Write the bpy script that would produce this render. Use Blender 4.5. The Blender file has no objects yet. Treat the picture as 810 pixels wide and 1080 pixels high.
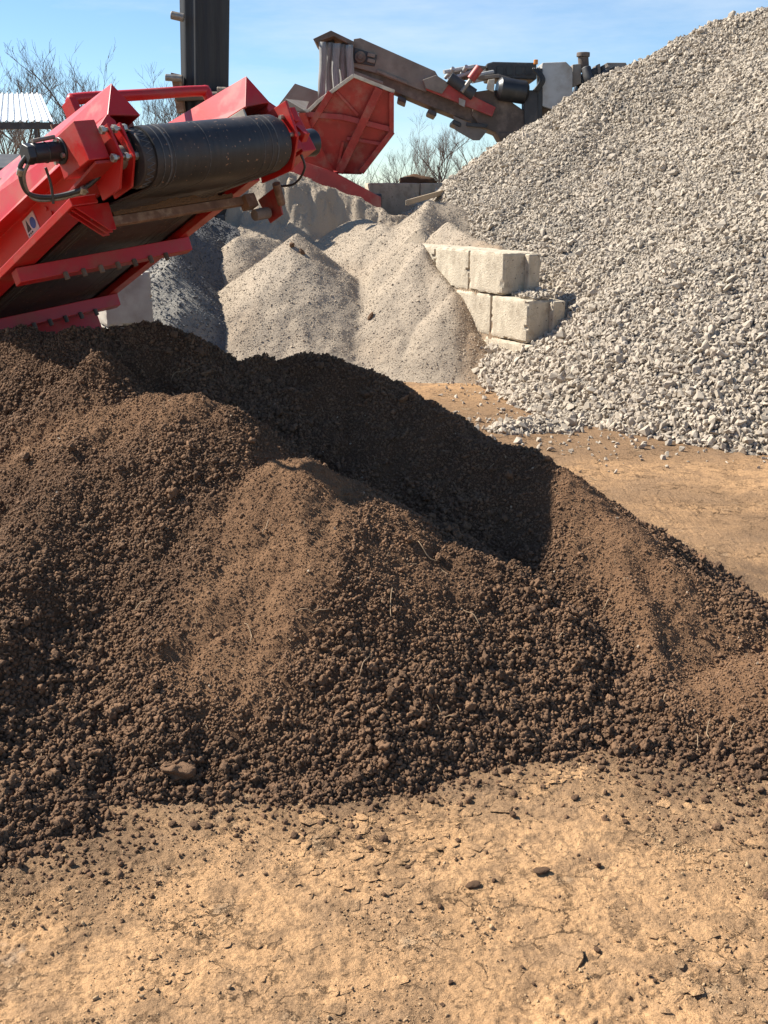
import bpy, bmesh, math, random
import numpy as np
from mathutils import Vector, Matrix
random.seed(7)
rng = np.random.default_rng(11)
R = math.radians
scene = bpy.context.scene
COL = scene.collection

# ------------------------------------------------------------------ camera
CAM_H, PITCH, FPX = 2.8, R(17.2), 1100.0
CP, SP = math.cos(PITCH), math.sin(PITCH)
cam_d = bpy.data.cameras.new('camera'); cam = bpy.data.objects.new('camera', cam_d); COL.objects.link(cam)
cam.location = (0, 0, CAM_H); cam.rotation_euler = (math.pi/2 - PITCH, 0, 0)
cam_d.sensor_fit = 'VERTICAL'; cam_d.sensor_height = 36; cam_d.lens = 36*FPX/1080
cam_d.clip_end = 3000; cam_d.clip_start = .05
scene.camera = cam

def at(px, py, Y):
    u, v = (px-405)/FPX, (540-py)/FPX
    dy, dz = CP+v*SP, -SP+v*CP
    return Vector((u*Y/dy, Y, CAM_H+dz*Y/dy))
def project(p):          # numpy (n,3) -> px,py,depth
    rel = p - np.array([0, 0, CAM_H])
    d = rel[:, 1]*CP - rel[:, 2]*SP
    up = rel[:, 1]*SP + rel[:, 2]*CP
    dd = np.maximum(d, .01)
    return 405+FPX*rel[:, 0]/dd, 540-FPX*up/dd, d

# ------------------------------------------------------------------ light
SUN_DIR = Vector((-.675, .235, .70)).normalized()     # towards the sun
EL = math.asin(SUN_DIR.z); AZ = math.atan2(SUN_DIR.x, SUN_DIR.y)
sd = bpy.data.lights.new('sun', 'SUN'); sd.energy = 5.0; sd.angle = R(.5); sd.color = (1, .95, .86)
so = bpy.data.objects.new('sun', sd); COL.objects.link(so)
so.rotation_euler = SUN_DIR.to_track_quat('Z', 'Y').to_euler()
w = bpy.data.worlds.new('World'); scene.world = w; w.use_nodes = True
nt = w.node_tree; nt.nodes.clear()
def N(nt, typ, **kw):
    n = nt.nodes.new(typ)
    for k, v in kw.items():
        if k in n.inputs.keys() and not hasattr(n, k): n.inputs[k].default_value = v
        else: setattr(n, k, v)
    return n
sky = N(nt, 'ShaderNodeTexSky'); sky.sky_type = 'NISHITA'; sky.sun_disc = False
sky.sun_elevation = EL; sky.sun_rotation = AZ; sky.altitude = 100; sky.air_density = .9; sky.dust_density = 0; sky.ozone_density = 3.0
tc = N(nt, 'ShaderNodeTexCoord'); mp = N(nt, 'ShaderNodeMapping'); mp.inputs['Scale'].default_value = (2.0, 3.0, 11.0)
mp.inputs['Rotation'].default_value = (0, R(7), 0)
nz = N(nt, 'ShaderNodeTexNoise'); nz.inputs['Scale'].default_value = 1.5; nz.inputs['Detail'].default_value = 7; nz.inputs['Roughness'].default_value = .62
cr = N(nt, 'ShaderNodeValToRGB'); cr.color_ramp.elements[0].position = .49; cr.color_ramp.elements[1].position = .82
cr.color_ramp.elements[1].color = (.5, .5, .5, 1)
mx = N(nt, 'ShaderNodeMix'); mx.data_type = 'RGBA'; mx.inputs[7].default_value = (6.5, 7.1, 7.6, 1)
bg = N(nt, 'ShaderNodeBackground'); bg.inputs['Strength'].default_value = .07
wo = N(nt, 'ShaderNodeOutputWorld')
L = nt.links.new
L(tc.outputs['Generated'], mp.inputs[0]); L(mp.outputs[0], nz.inputs['Vector']); L(nz.outputs['Fac'], cr.inputs[0])
L(cr.outputs[0], mx.inputs[0]); tint = N(nt, 'ShaderNodeMix'); tint.data_type = 'RGBA'; tint.blend_type = 'MULTIPLY'; tint.inputs[0].default_value = 1; tint.inputs[7].default_value = (.86, .985, 1.08, 1)
L(sky.outputs[0], tint.inputs[6]); L(tint.outputs[2], mx.inputs[6]); L(mx.outputs[2], bg.inputs[0]); L(bg.outputs[0], wo.inputs[0])
vs = scene.view_settings; vs.view_transform = 'Standard'; vs.look = 'None'; vs.exposure = 1.06; vs.gamma = 1; vs.use_curve_mapping = False

# ------------------------------------------------------------------ materials
def mat(name, c1, c2=None, scale=8, rough=.85, bump=0, bscale=40, bdist=.01, metal=0, dust=None, dscale=6, dlo=.45, dhi=.7, attr=None, streak=None, spec=.5, c3=None, bdetail=6, fleck=0, fcol=(.24, .14, .085)):
    m = bpy.data.materials.new(name); m.use_nodes = True
    t = m.node_tree; b = t.nodes['Principled BSDF']; l = t.links.new
    b.inputs['Roughness'].default_value = rough; b.inputs['Metallic'].default_value = metal
    b.inputs['Specular IOR Level'].default_value = spec
    geo = t.nodes.new('ShaderNodeTexCoord'); co = geo.outputs['Object']
    if streak:
        mpn = t.nodes.new('ShaderNodeMapping'); mpn.inputs['Scale'].default_value = streak; l(co, mpn.inputs[0]); co2 = mpn.outputs[0]
    else: co2 = co
    def noise(s, det=6, r=.6, c=None):
        n = t.nodes.new('ShaderNodeTexNoise'); n.inputs['Scale'].default_value = s; n.inputs['Detail'].default_value = det; n.inputs['Roughness'].default_value = r
        l(c or co, n.inputs['Vector']); return n.outputs['Fac']
    def ramp(f, lo, hi):
        n = t.nodes.new('ShaderNodeMapRange'); n.inputs[1].default_value = lo; n.inputs[2].default_value = hi; l(f, n.inputs[0]); return n.outputs[0]
    def mixc(f, a, bb):
        n = t.nodes.new('ShaderNodeMix'); n.data_type = 'RGBA'; l(f, n.inputs[0])
        for s, v in ((6, a), (7, bb)):
            if isinstance(v, tuple): n.inputs[s].default_value = (*v, 1)
            else: l(v, n.inputs[s])
        return n.outputs[2]
    col = None
    if c2 is not None:
        f = noise(scale, c=co2)
        col = mixc(ramp(f, .32, .68), c1, c2)
    if attr and c3 is not None:
        a = t.nodes.new('ShaderNodeAttribute'); a.attribute_name = attr
        col = mixc(a.outputs['Fac'], col if col is not None else c1, c3)
    if dust is not None:
        f = ramp(noise(dscale, 8, .65), dlo, dhi)
        col = mixc(f, col if col is not None else c1, dust)
        rr = t.nodes.new('ShaderNodeMapRange'); rr.inputs[3].default_value = rough; rr.inputs[4].default_value = .9; l(f, rr.inputs[0]); l(rr.outputs[0], b.inputs['Roughness'])
    if fleck:
        col = mixc(ramp(noise(fleck, 3, .5), .66, .70), col, fcol)
    if col is None: b.inputs['Base Color'].default_value = (*c1, 1)
    else: l(col, b.inputs['Base Color'])
    if bump:
        bn = t.nodes.new('ShaderNodeBump'); bn.inputs['Strength'].default_value = bump; bn.inputs['Distance'].default_value = bdist
        l(noise(bscale, bdetail, .65), bn.inputs['Height']); l(bn.outputs[0], b.inputs['Normal'])
    m['kit'] = 1
    return m

M = {}
M['red'] = mat('red_paint', (.49, .013, .011), (.40, .011, .009), 3, .40, .1, 60, .002, dust=(.33, .13, .085), dscale=3, dlo=.50, dhi=.92)
M['red_dusty'] = mat('red_paint_dusty', (.40, .036, .028), (.27, .026, .022), 3, .5, .1, 40, .004, dust=(.36, .24, .17), dscale=2.2, dlo=.5, dhi=.9)
M['belt'] = mat('belt_rubber', (.016, .015, .015), (.03, .028, .027), 5, .5, .2, 120, .002, dust=(.10, .065, .045), dscale=3.5, dlo=.5, dhi=.9, streak=(1, 6, 1), fleck=38)
M['belt_line'] = mat('belt_scuff', (.13, .125, .12), (.05, .05, .05), 30, .7)
M['black'] = mat('black_paint', (.012, .012, .013), (.03, .03, .03), 6, .4, .1, 60, .003, dust=(.12, .1, .085), dscale=5, dlo=.6, dhi=.95)
M['rubber_sheet'] = mat('black_belt_sheet', (.010, .010, .011), (.020, .021, .022), 2.5, .6, .25, 30, .004, streak=(10, 10, .6), dust=(.035, .033, .032), dscale=1.5, dlo=.55, dhi=.95)
M['steel'] = mat('bare_steel', (.32, .30, .27), (.2, .18, .16), 20, .45, .1, 80, .002, metal=.6, dust=(.3, .22, .15), dscale=12)
M['rust'] = mat('rusty_steel', (.24, .13, .075), (.13, .065, .04), 9, .85, .4, 60, .006, dust=(.40, .28, .18), dscale=8, dlo=.5, dhi=.75)
M['zinc'] = mat('zinc_bolt', (.5, .47, .42), (.3, .27, .2), 30, .4, metal=.7)
M['rubber_hose'] = mat('hose_rubber', (.02, .02, .02), (.05, .045, .04), 15, .45)
M['cream'] = mat('cream_edge', (.60, .55, .45), (.42, .35, .27), 6, .7)
M['beige'] = mat('beige_paint', (.30, .265, .22), (.235, .20, .165), 2.5, .75, .15, 30, .004, dust=(.20, .155, .12), dscale=1.6)
M['boom'] = mat('dusty_boom_paint', (.22, .185, .15), (.16, .13, .105), 3, .8, .2, 30, .006, dust=(.30, .25, .20), dscale=2.5, dlo=.5, dhi=.8)
M['grime'] = mat('grimy_steel', (.12, .09, .07), (.07, .055, .045), 3, .8, .3, 20, .01, dust=(.24, .18, .14), dscale=3)
M['dark'] = mat('dark_steel', (.03, .03, .032), (.06, .058, .056), 3, .6, .2, 20, .006, dust=(.16, .14, .12), dscale=3, dlo=.55, dhi=.85)
M['panel'] = mat('pale_panel', (.46, .46, .44), (.38, .37, .35), 2, .6, dust=(.3, .27, .23), dscale=2)
M['skirt'] = mat('worn_rubber_skirt', (.34, .325, .30), (.16, .155, .145), 3, .8, .3, 20, .01, streak=(14, 14, .8))
M['concrete'] = mat('cast_concrete', (.56, .475, .35), (.42, .35, .255), 5, .92, .9, 40, .02, dust=(.27, .21, .145), dscale=4.5, dlo=.52, dhi=.75, streak=(1.6, 1.6, .55), fleck=26, fcol=(.17, .14, .105))
M['concrete_old'] = mat('weathered_concrete', (.42, .38, .31), (.32, .28, .23), 4, .92, .5, 40, .012, dust=(.22, .18, .14), dscale=3, dlo=.55, dhi=.85)
M['timber'] = mat('sawn_timber', (.46, .36, .24), (.34, .25, .16), 12, .85, .3, 40, .006, streak=(1, 14, 14))
M['tin'] = mat('white_tin', (.80, .82, .82), (.68, .70, .70), 3, .55)
M['bark'] = mat('tree_bark', (.13, .105, .085), (.085, .07, .058), 8, .95)
M['twig'] = mat('bare_twigs', (.15, .12, .10), (.10, .082, .07), 2, .95)
M['brush'] = mat('dry_brush', (.13, .105, .085), (.08, .07, .062), .6, .95)
M['straw'] = mat('pale_root', (.36, .25, .15), (.24, .16, .09), 30, .9)
M['sticker'] = mat('decal_white', (.55, .52, .48), (.42, .38, .34), 20, .6)
M['sticker_blue'] = mat('decal_blue', (.03, .09, .28), rough=.5)
M['sticker_black'] = mat('decal_black', (.03, .03, .03), rough=.5)
M['soil'] = mat('dark_soil', (.22, .124, .066), (.168, .092, .049), 2.2, .97, .8, 45, .04, attr='dark', c3=(.078, .044, .026), spec=.15, bdetail=10)
M['clod'] = mat('soil_clod', (.265, .155, .088), (.20, .114, .065), 9, .95, .8, 130, .015, attr='rnd', c3=(.115, .069, .042), spec=.2)
M['gravel'] = mat('crushed_stone', (.45, .38, .298), (.39, .332, .262), 1.2, .92, .4, 60, .012, attr='rnd', c3=(.35, .295, .225), spec=.25)
M['gravel_base'] = mat('gravel_fines', (.22, .19, .155), (.16, .14, .115), 6, .95, .9, 30, .04)
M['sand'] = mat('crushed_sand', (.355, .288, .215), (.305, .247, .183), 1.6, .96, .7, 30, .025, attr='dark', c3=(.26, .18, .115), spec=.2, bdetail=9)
M['sand_grain'] = mat('sand_grain', (.44, .36, .27), (.385, .315, .235), 3, .95, attr='rnd', c3=(.33, .268, .198), spec=.2)
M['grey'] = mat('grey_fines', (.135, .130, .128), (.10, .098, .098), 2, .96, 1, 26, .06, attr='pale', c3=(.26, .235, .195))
M['rubble'] = mat('pale_rubble', (.50, .47, .42), (.4, .37, .32), 3, .95, attr='rnd', c3=(.3, .27, .23))

# ------------------------------------------------------------------ object helpers
def link(o, parent=None):
    COL.objects.link(o)
    if parent is not None: o.parent = parent
    return o
def tag(o, label=None, cat=None, group=None, kind=None):
    if label: o['label'] = label
    if cat: o['category'] = cat
    if group: o['group'] = group
    if kind: o['kind'] = kind
    return o
def empty(name, loc=(0, 0, 0), label=None, cat=None, group=None):
    o = bpy.data.objects.new(name, None); o.empty_display_size = .2; o.location = loc
    link(o); return tag(o, label, cat, group)

class MB:
    def __init__(s): s.bm = bmesh.new()
    def faces(s, vs, fs):
        v = [s.bm.verts.new(p) for p in vs]
        for f in fs:
            try: s.bm.faces.new([v[i] for i in f])
            except ValueError: pass
        return s
    def box(s, c, size, mtx=None):
        c = Vector(c); h = Vector(size)/2
        vs = []
        for z in (-1, 1):
            for x, y in ((-1, -1), (1, -1), (1, 1), (-1, 1)):
                p = Vector((x*h.x, y*h.y, z*h.z))
                if mtx is not None: p = mtx @ p
                vs.append(c+p)
        return s.faces(vs, [(3, 2, 1, 0), (4, 5, 6, 7), (0, 1, 5, 4), (1, 2, 6, 5), (2, 3, 7, 6), (3, 0, 4, 7)])
    def slab(s, pts, thick):            # polygon in 3D, thickened along `thick` (vector) 
        pts = [Vector(p) for p in pts]; th = Vector(thick); n = len(pts)
        vs = pts+[p+th for p in pts]
        fs = [tuple(range(n)), tuple(range(2*n-1, n-1, -1))]+[(i, i+n, (i+1) % n+n, (i+1) % n) for i in range(n)]
        return s.faces(vs, fs)
    def prism(s, prof, a, b):           # prof: list of offset vectors; swept from a to b
        a, b = Vector(a), Vector(b)
        return s.slab([a+Vector(p) for p in prof], b-a)
    def tube(s, pts, r, sides=8, cap=True):
        pts = [Vector(p) for p in pts]; n = len(pts)
        rs = r if isinstance(r, (list, tuple)) else [r]*n
        rings = []; prev = None
        for i, p in enumerate(pts):
            t = (pts[min(i+1, n-1)]-pts[max(i-1, 0)]).normalized()
            if prev is None:
                a = t.orthogonal().normalized()
            else:
                a = (prev-t*prev.dot(t)).normalized()
            prev = a; b = t.cross(a)
            rings.append([s.bm.verts.new(p+(a*math.cos(2*math.pi*k/sides)+b*math.sin(2*math.pi*k/sides))*rs[i]) for k in range(sides)])
        for i in range(n-1):
            for k in range(sides):
                s.bm.faces.new((rings[i][k], rings[i][(k+1) % sides], rings[i+1][(k+1) % sides], rings[i+1][k]))
        if cap:
            s.bm.faces.new(rings[0][::-1]); s.bm.faces.new(rings[-1])
        return s
    def cyl(s, a, b, r, sides=24, r2=None): return s.tube([a, b], [r, r if r2 is None else r2], sides)
    def build(s, name, m, parent=None, bevel=0, smooth=False, seg=2):
        bmesh.ops.recalc_face_normals(s.bm, faces=s.bm.faces)
        me = bpy.data.meshes.new(name); s.bm.to_mesh(me); s.bm.free()
        me.materials.append(m)
        o = link(bpy.data.objects.new(name, me), parent)
        if smooth:
            me.polygons.foreach_set('use_smooth', [True]*len(me.polygons))
            if smooth == 'auto':
                me.set_sharp_from_angle(angle=R(40))
        if bevel:
            bv = o.modifiers.new('bevel', 'BEVEL'); bv.width = bevel; bv.segments = seg; bv.limit_method = 'ANGLE'; bv.angle_limit = R(35)
        return o

def mesh_np(name, V, F, m, parent=None, smooth=False, attrs=None):
    """V (n,3), F (k,3 or 4) int"""
    me = bpy.data.meshes.new(name); k = F.shape[1]
    me.vertices.add(len(V)); me.vertices.foreach_set('co', V.astype(np.float32).ravel())
    me.loops.add(F.size); me.loops.foreach_set('vertex_index', F.astype(np.int32).ravel())
    me.polygons.add(len(F)); me.polygons.foreach_set('loop_start', np.arange(0, F.size, k, dtype=np.int32))
    me.polygons.foreach_set('use_smooth', np.full(len(F), bool(smooth)))
    me.update(calc_edges=True)
    for an, av in (attrs or {}).items():
        a = me.attributes.new(an, 'FLOAT', 'POINT'); a.data.foreach_set('value', av.astype(np.float32))
    me.materials.append(m)
    return link(bpy.data.objects.new(name, me), parent)

# ------------------------------------------------------------------ noise
def _h(ix, iy, seed):
    n = (ix.astype(np.int64)*374761393 + iy.astype(np.int64)*668265263 + seed*1442695041) & 0x7fffffff
    n = ((n ^ (n >> 13))*1274126177) & 0x7fffffff
    return ((n ^ (n >> 16)) & 0xffff)/65535.0
def vnoise(x, y, seed=0):
    ix, iy = np.floor(x), np.floor(y); fx, fy = x-ix, y-iy
    fx = fx*fx*fx*(fx*(fx*6-15)+10); fy = fy*fy*fy*(fy*(fy*6-15)+10)
    a, b, c, d = _h(ix, iy, seed), _h(ix+1, iy, seed), _h(ix, iy+1, seed), _h(ix+1, iy+1, seed)
    return (a*(1-fx)+b*fx)*(1-fy)+(c*(1-fx)+d*fx)*fy*1.0
def fbm(x, y, s, oct=4, seed=0, gain=.5):
    t = 0; a = 1; tot = 0
    c, sn = .8, .6
    for i in range(oct):
        t = t+a*(vnoise(x/s, y/s, seed+i*17)-.5); tot += a; a *= gain; s *= .5
        x, y = x*c-y*sn+3.1, x*sn+y*c+1.7
    return t/tot*2
def worley(x, y, s, seed=0):
    x = x/s; y = y/s; ix, iy = np.floor(x), np.floor(y)
    f1 = np.full(x.shape, 9.); f2 = f1.copy()
    for dx in (-1, 0, 1):
        for dy in (-1, 0, 1):
            cx, cy = ix+dx, iy+dy
            d = np.hypot(cx+_h(cx, cy, seed)-x, cy+_h(cx, cy, seed+5)-y)
            f2 = np.minimum(f2, np.maximum(f1, d)); f1 = np.minimum(f1, d)
    return f1*s, f2*s
def sstep(a, b, x):
    t = np.clip((x-a)/(b-a), 0, 1); return t*t*(3-2*t)
def segd(x, y, a, b):
    ax, ay, az = a; bx, by, bz = b
    dx, dy = bx-ax, by-ay; q = max(dx*dx+dy*dy, 1e-9)
    t = np.clip(((x-ax)*dx+(y-ay)*dy)/q, 0, 1)
    return np.hypot(x-ax-t*dx, y-ay-t*dy), az+t*(bz-az)
def ridge(x, y, pts, slope, rnd=.08):
    h = np.full(x.shape, -9.)
    if len(pts) == 1: pts = pts*2
    for a, b in zip(pts[:-1], pts[1:]):
        d, z = segd(x, y, a, b)
        h = np.maximum(h, z-slope*(np.sqrt(d*d+rnd*rnd)-rnd))
    return h
def smax(hs, k=.05):
    m = hs[0]
    for h in hs[1:]:
        d = np.clip(.5+.5*(h-m)/k/2, 0, 1)
        m = m*(1-d)+h*d+2*k*d*(1-d)
    return m

def grid_mesh(name, xs, ys, hf, m, parent=None, attr=None, zmin=None, smooth=True):
    X, Y = np.meshgrid(xs, ys); Z = hf(X, Y)
    V = np.stack([X.ravel(), Y.ravel(), Z.ravel()], 1)
    nx, ny = len(xs), len(ys)
    i = np.arange((ny-1)*nx).reshape(ny-1, nx)[:, :-1].ravel()
    F = np.stack([i, i+1, i+nx+1, i+nx], 1)
    if zmin is not None:
        keep = (V[F, 2] > zmin).any(1); F = F[keep]
        used = np.zeros(len(V), bool); used[F.ravel()] = True
        idx = np.cumsum(used)-1; V2 = V[used]; F = idx[F]
        at_ = {k: f(V2[:, 0], V2[:, 1]) for k, f in (attr or {}).items()}
        return mesh_np(name, V2, F, m, parent, smooth, at_)
    at_ = {k: f(V[:, 0], V[:, 1]) for k, f in (attr or {}).items()}
    return mesh_np(name, V, F, m, parent, smooth, at_)

# ------------------------------------------------------------------ stones
def ico(sub):
    bm = bmesh.new(); bmesh.ops.create_icosphere(bm, subdivisions=sub, radius=1)
    V = np.array([v.co[:] for v in bm.verts]); F = np.array([[v.index for v in f.verts] for f in bm.faces]); bm.free(); return V, F
def lump(sub, seed, amp=.28, hf=.06):
    V, F = ico(sub); r = np.random.default_rng(seed)
    d = np.zeros(len(V))
    for k in range(7):
        n = r.normal(size=3); n /= np.linalg.norm(n); fr = r.uniform(1.2, 4.5)
        d += np.sin(V@n*fr+r.uniform(0, 6))*amp/(1+.5*k)
    for k in range(6):
        n = r.normal(size=3); n /= np.linalg.norm(n); d += hf*np.sin(V@n*r.uniform(6, 11)+r.uniform(0, 6))
    V = V*(1+d[:, None]*.6)*r.uniform(.75, 1.15, 3)
    return V/np.abs(V).max()*1.05, F
def shard(seed, n=13):
    r = np.random.default_rng(seed); P = r.normal(size=(n, 3)); P /= np.linalg.norm(P, axis=1)[:, None]
    P *= r.uniform(.8, 1.1, (n, 1))*np.array([1.15, .9, .68])
    bm = bmesh.new(); [bm.verts.new(p) for p in P]; bmesh.ops.convex_hull(bm, input=bm.verts)
    bmesh.ops.triangulate(bm, faces=bm.faces)
    for v in [v for v in bm.verts if not v.link_faces]: bm.verts.remove(v)
    bm.verts.index_update()
    V = np.array([v.co[:] for v in bm.verts]); F = np.array([[v.index for v in f.verts] for f in bm.faces]); bm.free(); return V, F
LUMP1 = [lump(1, 100+i, .40) for i in range(10)]
LUMP2 = [lump(2, 200+i, .40, .24) for i in range(14)]
LUMP3 = [lump(3, 300+i, .38, .26) for i in range(12)]
SHARD = [shard(400+i, 11+i % 5) for i in range(14)]
def rotm(n):
    q = rng.normal(size=(n, 4)); q /= np.linalg.norm(q, axis=1)[:, None]; a, b, c, d = q.T
    return np.stack([np.stack([1-2*(c*c+d*d), 2*(b*c-a*d), 2*(b*d+a*c)], 1), np.stack([2*(b*c+a*d), 1-2*(b*b+d*d), 2*(c*d-a*b)], 1), np.stack([2*(b*d-a*c), 2*(c*d+a*b), 1-2*(b*b+c*c)], 1)], 1)
def bake(name, P, r, bases, m, parent=None, rnd=None, smooth=False, which=None, flat=0):
    """P (n,3), r (n,), bases list of (V,F) or list-of-lists chosen by which"""
    n = len(P); rnd = rng.random(n) if rnd is None else rnd
    lv = which if which is not None else np.zeros(n, int)
    groups = bases if isinstance(bases[0], list) else [bases]
    Vs, Fs, As = [], [], []; off = 0
    for gi, g in enumerate(groups):
        ids = np.where(lv == gi)[0]
        if not len(ids): continue
        pick = rng.integers(0, len(g), len(ids))
        for bi, (V, F) in enumerate(g):
            k = ids[pick == bi]
            if not len(k): continue
            RM = rotm(len(k))*rng.uniform(.62, 1.25, (len(k), 1, 3))*r[k][:, None, None]
            if flat:
                az = rng.uniform(0, 6.283, len(k)); tl = rng.normal(0, .07, (len(k), 2)); ca, sa, z0, o1 = np.cos(az), np.sin(az), np.zeros(len(k)), np.ones(len(k))
                RM = np.stack([np.stack([ca, -sa, z0], 1), np.stack([sa, ca, z0], 1), np.stack([tl[:, 0], tl[:, 1], o1*flat], 1)], 1)*r[k][:, None, None]
            W = np.einsum('nij,vj->nvi', RM, V)+P[k][:, None, :]
            Vs.append(W.reshape(-1, 3)); As.append(np.repeat(rnd[k], len(V)))
            Fs.append((F[None]+(np.arange(len(k))*len(V))[:, None, None]+off).reshape(-1, 3)); off += len(k)*len(V)
    return mesh_np(name, np.concatenate(Vs), np.concatenate(Fs), m, parent, smooth, {'rnd': np.concatenate(As)})

def scatter(hf, x0, x1, y0, y1, n, margin=120, back=.05, zmin=-.02):
    x = rng.uniform(x0, x1, n); y = rng.uniform(y0, y1, n); z = hf(x, y); e = .04
    gx = (hf(x+e, y)-hf(x-e, y))/(2*e); gy = (hf(x, y+e)-hf(x, y-e))/(2*e)
    nn = np.stack([-gx, -gy, np.ones(n)], 1); sl = np.linalg.norm(nn, axis=1); nn /= sl[:, None]
    P = np.stack([x, y, z], 1); vdir = np.array([0, 0, CAM_H])-P; vd = np.linalg.norm(vdir, axis=1)
    px, py, d = project(P)
    k = (z > zmin) & (np.einsum('ij,ij->i', nn, vdir)/vd > -back) & (px > -margin) & (px < 810+margin) & (py < 1080+margin) & (d > 1)
    return P[k], nn[k], vd[k]

# ------------------------------------------------------------------ SOIL HEAP
BACK = [(-4.6, 9.0, 1.5), (-2.9, 8.3, 1.70), (-2.3, 8.2, 1.78), (-1.88, 8.2, 1.83), (-1.45, 8.1, 1.72), (-1.15, 8.0, 1.57), (-.76, 8.0, 1.58), (-.4, 8.0, 1.58), (-.03, 7.8, 1.47), (.31, 7.5, 1.31), (.64, 7.2, 1.14),
        (1.0, 6.9, 1.085), (1.21, 6.65, 1.02), (1.47, 6.3, .81), (1.71, 6.0, .64), (2.02, 5.85, .49), (2.27, 5.7, .37), (2.9, 5.5, .05)]
def soil_base(x, y):
    wx = x+.10*fbm(x, y, .8, 3, 3); wy = y+.10*fbm(x, y, .8, 3, 9)
    hs = [ridge(wx, wy, BACK, .72, .06),
          ridge(wx, wy, [(-.62, 6.2, 1.19), (-.46, 6.19, 1.22), (-.2, 6.2, 1.12), (.08, 6.1, .98), (.37, 5.93, .80), (.7, 5.8, .66), (1.0, 5.62, .50)], .72, .06),
          ridge(wx, wy, [(1.35, 6.35, .83), (1.47, 5.75, .52), (1.52, 5.3, .30)], .70, .06),
          ridge(wx, wy, [(-2.75, 6.8, 1.0), (-2.3, 6.85, 1.2), (-1.75, 6.9, 1.42), (-1.3, 6.8, 1.54), (-1.12, 6.75, 1.44)], .80, .10),
          ridge(wx, wy, [(-3.6, 7.4, 1.0), (-2.75, 7.4, 1.2), (-2.35, 7.45, 1.45), (-2.08, 7.5, 1.63)], .85, .08),
          ridge(wx, wy, [(-1.9, 6.3, 1.05), (-2.2, 5.4, .72), (-2.3, 4.8, .42)], .62, .12),
          ridge(wx, wy, [(-1.2, 6.3, 1.12), (-.9, 5.8, .86)], .70, .12),
          ridge(wx, wy, [(-3.3, 5.6, .8)], .52, .15),
          ridge(wx, wy, [(-2.0, 4.5, .26), (-1.75, 4.35, .18)], .55, .1),
          ridge(wx, wy, [(1.70, 5.15, .20), (2.2, 5.2, .32), (2.8, 5.2, .42), (3.4, 5.3, .3)], .47, .12)]
    return smax(hs, .022)
def soil_h(x, y):
    h = soil_base(x, y)
    return h+(.050+.05*sstep(.1, -.6, x))*fbm(x, y, .42, 4, 21)+.05*(1-soil_fine(x, y))*np.maximum(fbm(x, y, .20, 3, 25), 0)+.022*np.abs(fbm(x, y, .11, 3, 31))*1.2-.012+.012*fbm(x, y, .045, 2, 41)-.0
def soil_fine(x, y):     # 1 = fine screened soil, 0 = coarse clods
    h = soil_base(x, y)
    d1, _ = segd(x, y, (-.42, 6.25, 0), (-.88, 4.95, 0)); a = sstep(.62, .22, d1+.16*fbm(x, y, .35, 4, 5))*sstep(.10, .45, h)
    d2, _ = segd(x, y, (1.35, 6.5, 0), (1.75, 5.35, 0)); b = sstep(.5, .15, d2+.12*fbm(x, y, .3, 3, 8))
    d3, _ = segd(x, y, (1.9, 5.2, 0), (2.9, 5.2, 0)); c = sstep(.6, .2, d3+.1*fbm(x, y, .3, 3, 12))
    d4, _ = segd(x, y, (-2.4, 6.9, 0), (-1.3, 6.8, 0)); e = .75*sstep(.45, .1, d4+.1*fbm(x, y, .3, 3, 15))
    d5, _ = segd(x, y, (-.3, 6.2, 0), (.5, 5.2, 0)); g = .6*sstep(.5, .15, d5+.16*fbm(x, y, .3, 3, 18))*sstep(.3, .7, h)
    return np.clip(np.maximum.reduce([a, b, c, e, g]), 0, 1)
soil = empty('soil_heap', (0, 6, 0), 'large dark brown heap of screened topsoil with rounded ridges filling the foreground', 'soil heap')
soil.location = (0, 0, 0)
grid_mesh('heap_surface', np.arange(-4.8, 4.0, .018), np.arange(3.7, 10.6, .018), soil_h, M['soil'], soil,
          {'dark': lambda x, y: np.clip(.95-soil_fine(x, y)+.4*fbm(x, y, .5, 4, 77), 0, 1)*.8}, zmin=-.05)
def clod_radius(P, n):
    f = soil_fine(P[:, 0], P[:, 1]); h = soil_base(P[:, 0], P[:, 1])
    low = sstep(.75, .05, h)
    pat = sstep(-.15, .5, fbm(P[:, 0], P[:, 1], .45, 3, 55))
    base = .0027+.0022*(1-f)+.0064*low*(1-.8*f)+.0030*pat*(1-f)
    return base*np.exp(rng.normal(0, .50, n))
P, nn, vd = scatter(soil_h, -3.9, 4.0, 3.8, 9.2, 520000, margin=420)
r = clod_radius(P, len(P)); big_ = rng.random(len(r)) < .012*(1-.7*soil_fine(P[:, 0], P[:, 1])); r = np.clip(np.where(big_, r*2.3, r), .0028, .045)
keep = rng.random(len(P)) < np.clip(np.where(big_, .7, (.011/r)**1.4), 0, 1)*(1-.2*soil_fine(P[:, 0], P[:, 1]))
P, nn, vd, r = P[keep], nn[keep], vd[keep], r[keep]
P = P+nn*(r*rng.uniform(.0, .7, len(r)))[:, None]
pxs = r*1043/vd
f = soil_fine(P[:, 0], P[:, 1])
rn = np.clip(rng.random(len(P))*.95+.05-f*.6+.25*fbm(P[:, 0], P[:, 1], .5, 3, 78), 0, 1)
STICK = [(np.array([(a*1., b*.05, c*.05) for a in (-1, 1) for b in (-1, 1) for c in (-1, 1)]), np.array([(0, 1, 3), (0, 3, 2), (4, 6, 7), (4, 7, 5), (0, 4, 5), (0, 5, 1), (2, 3, 7), (2, 7, 6), (0, 2, 6), (0, 6, 4), (1, 5, 7), (1, 7, 3)]))]
q = rng.choice(len(P), 1500, replace=False)
tag(bake('soil_fibres', P[q]+nn[q]*.006, rng.uniform(.006, .028, 1500), STICK, M['straw'], soil), kind='stuff')
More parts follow.
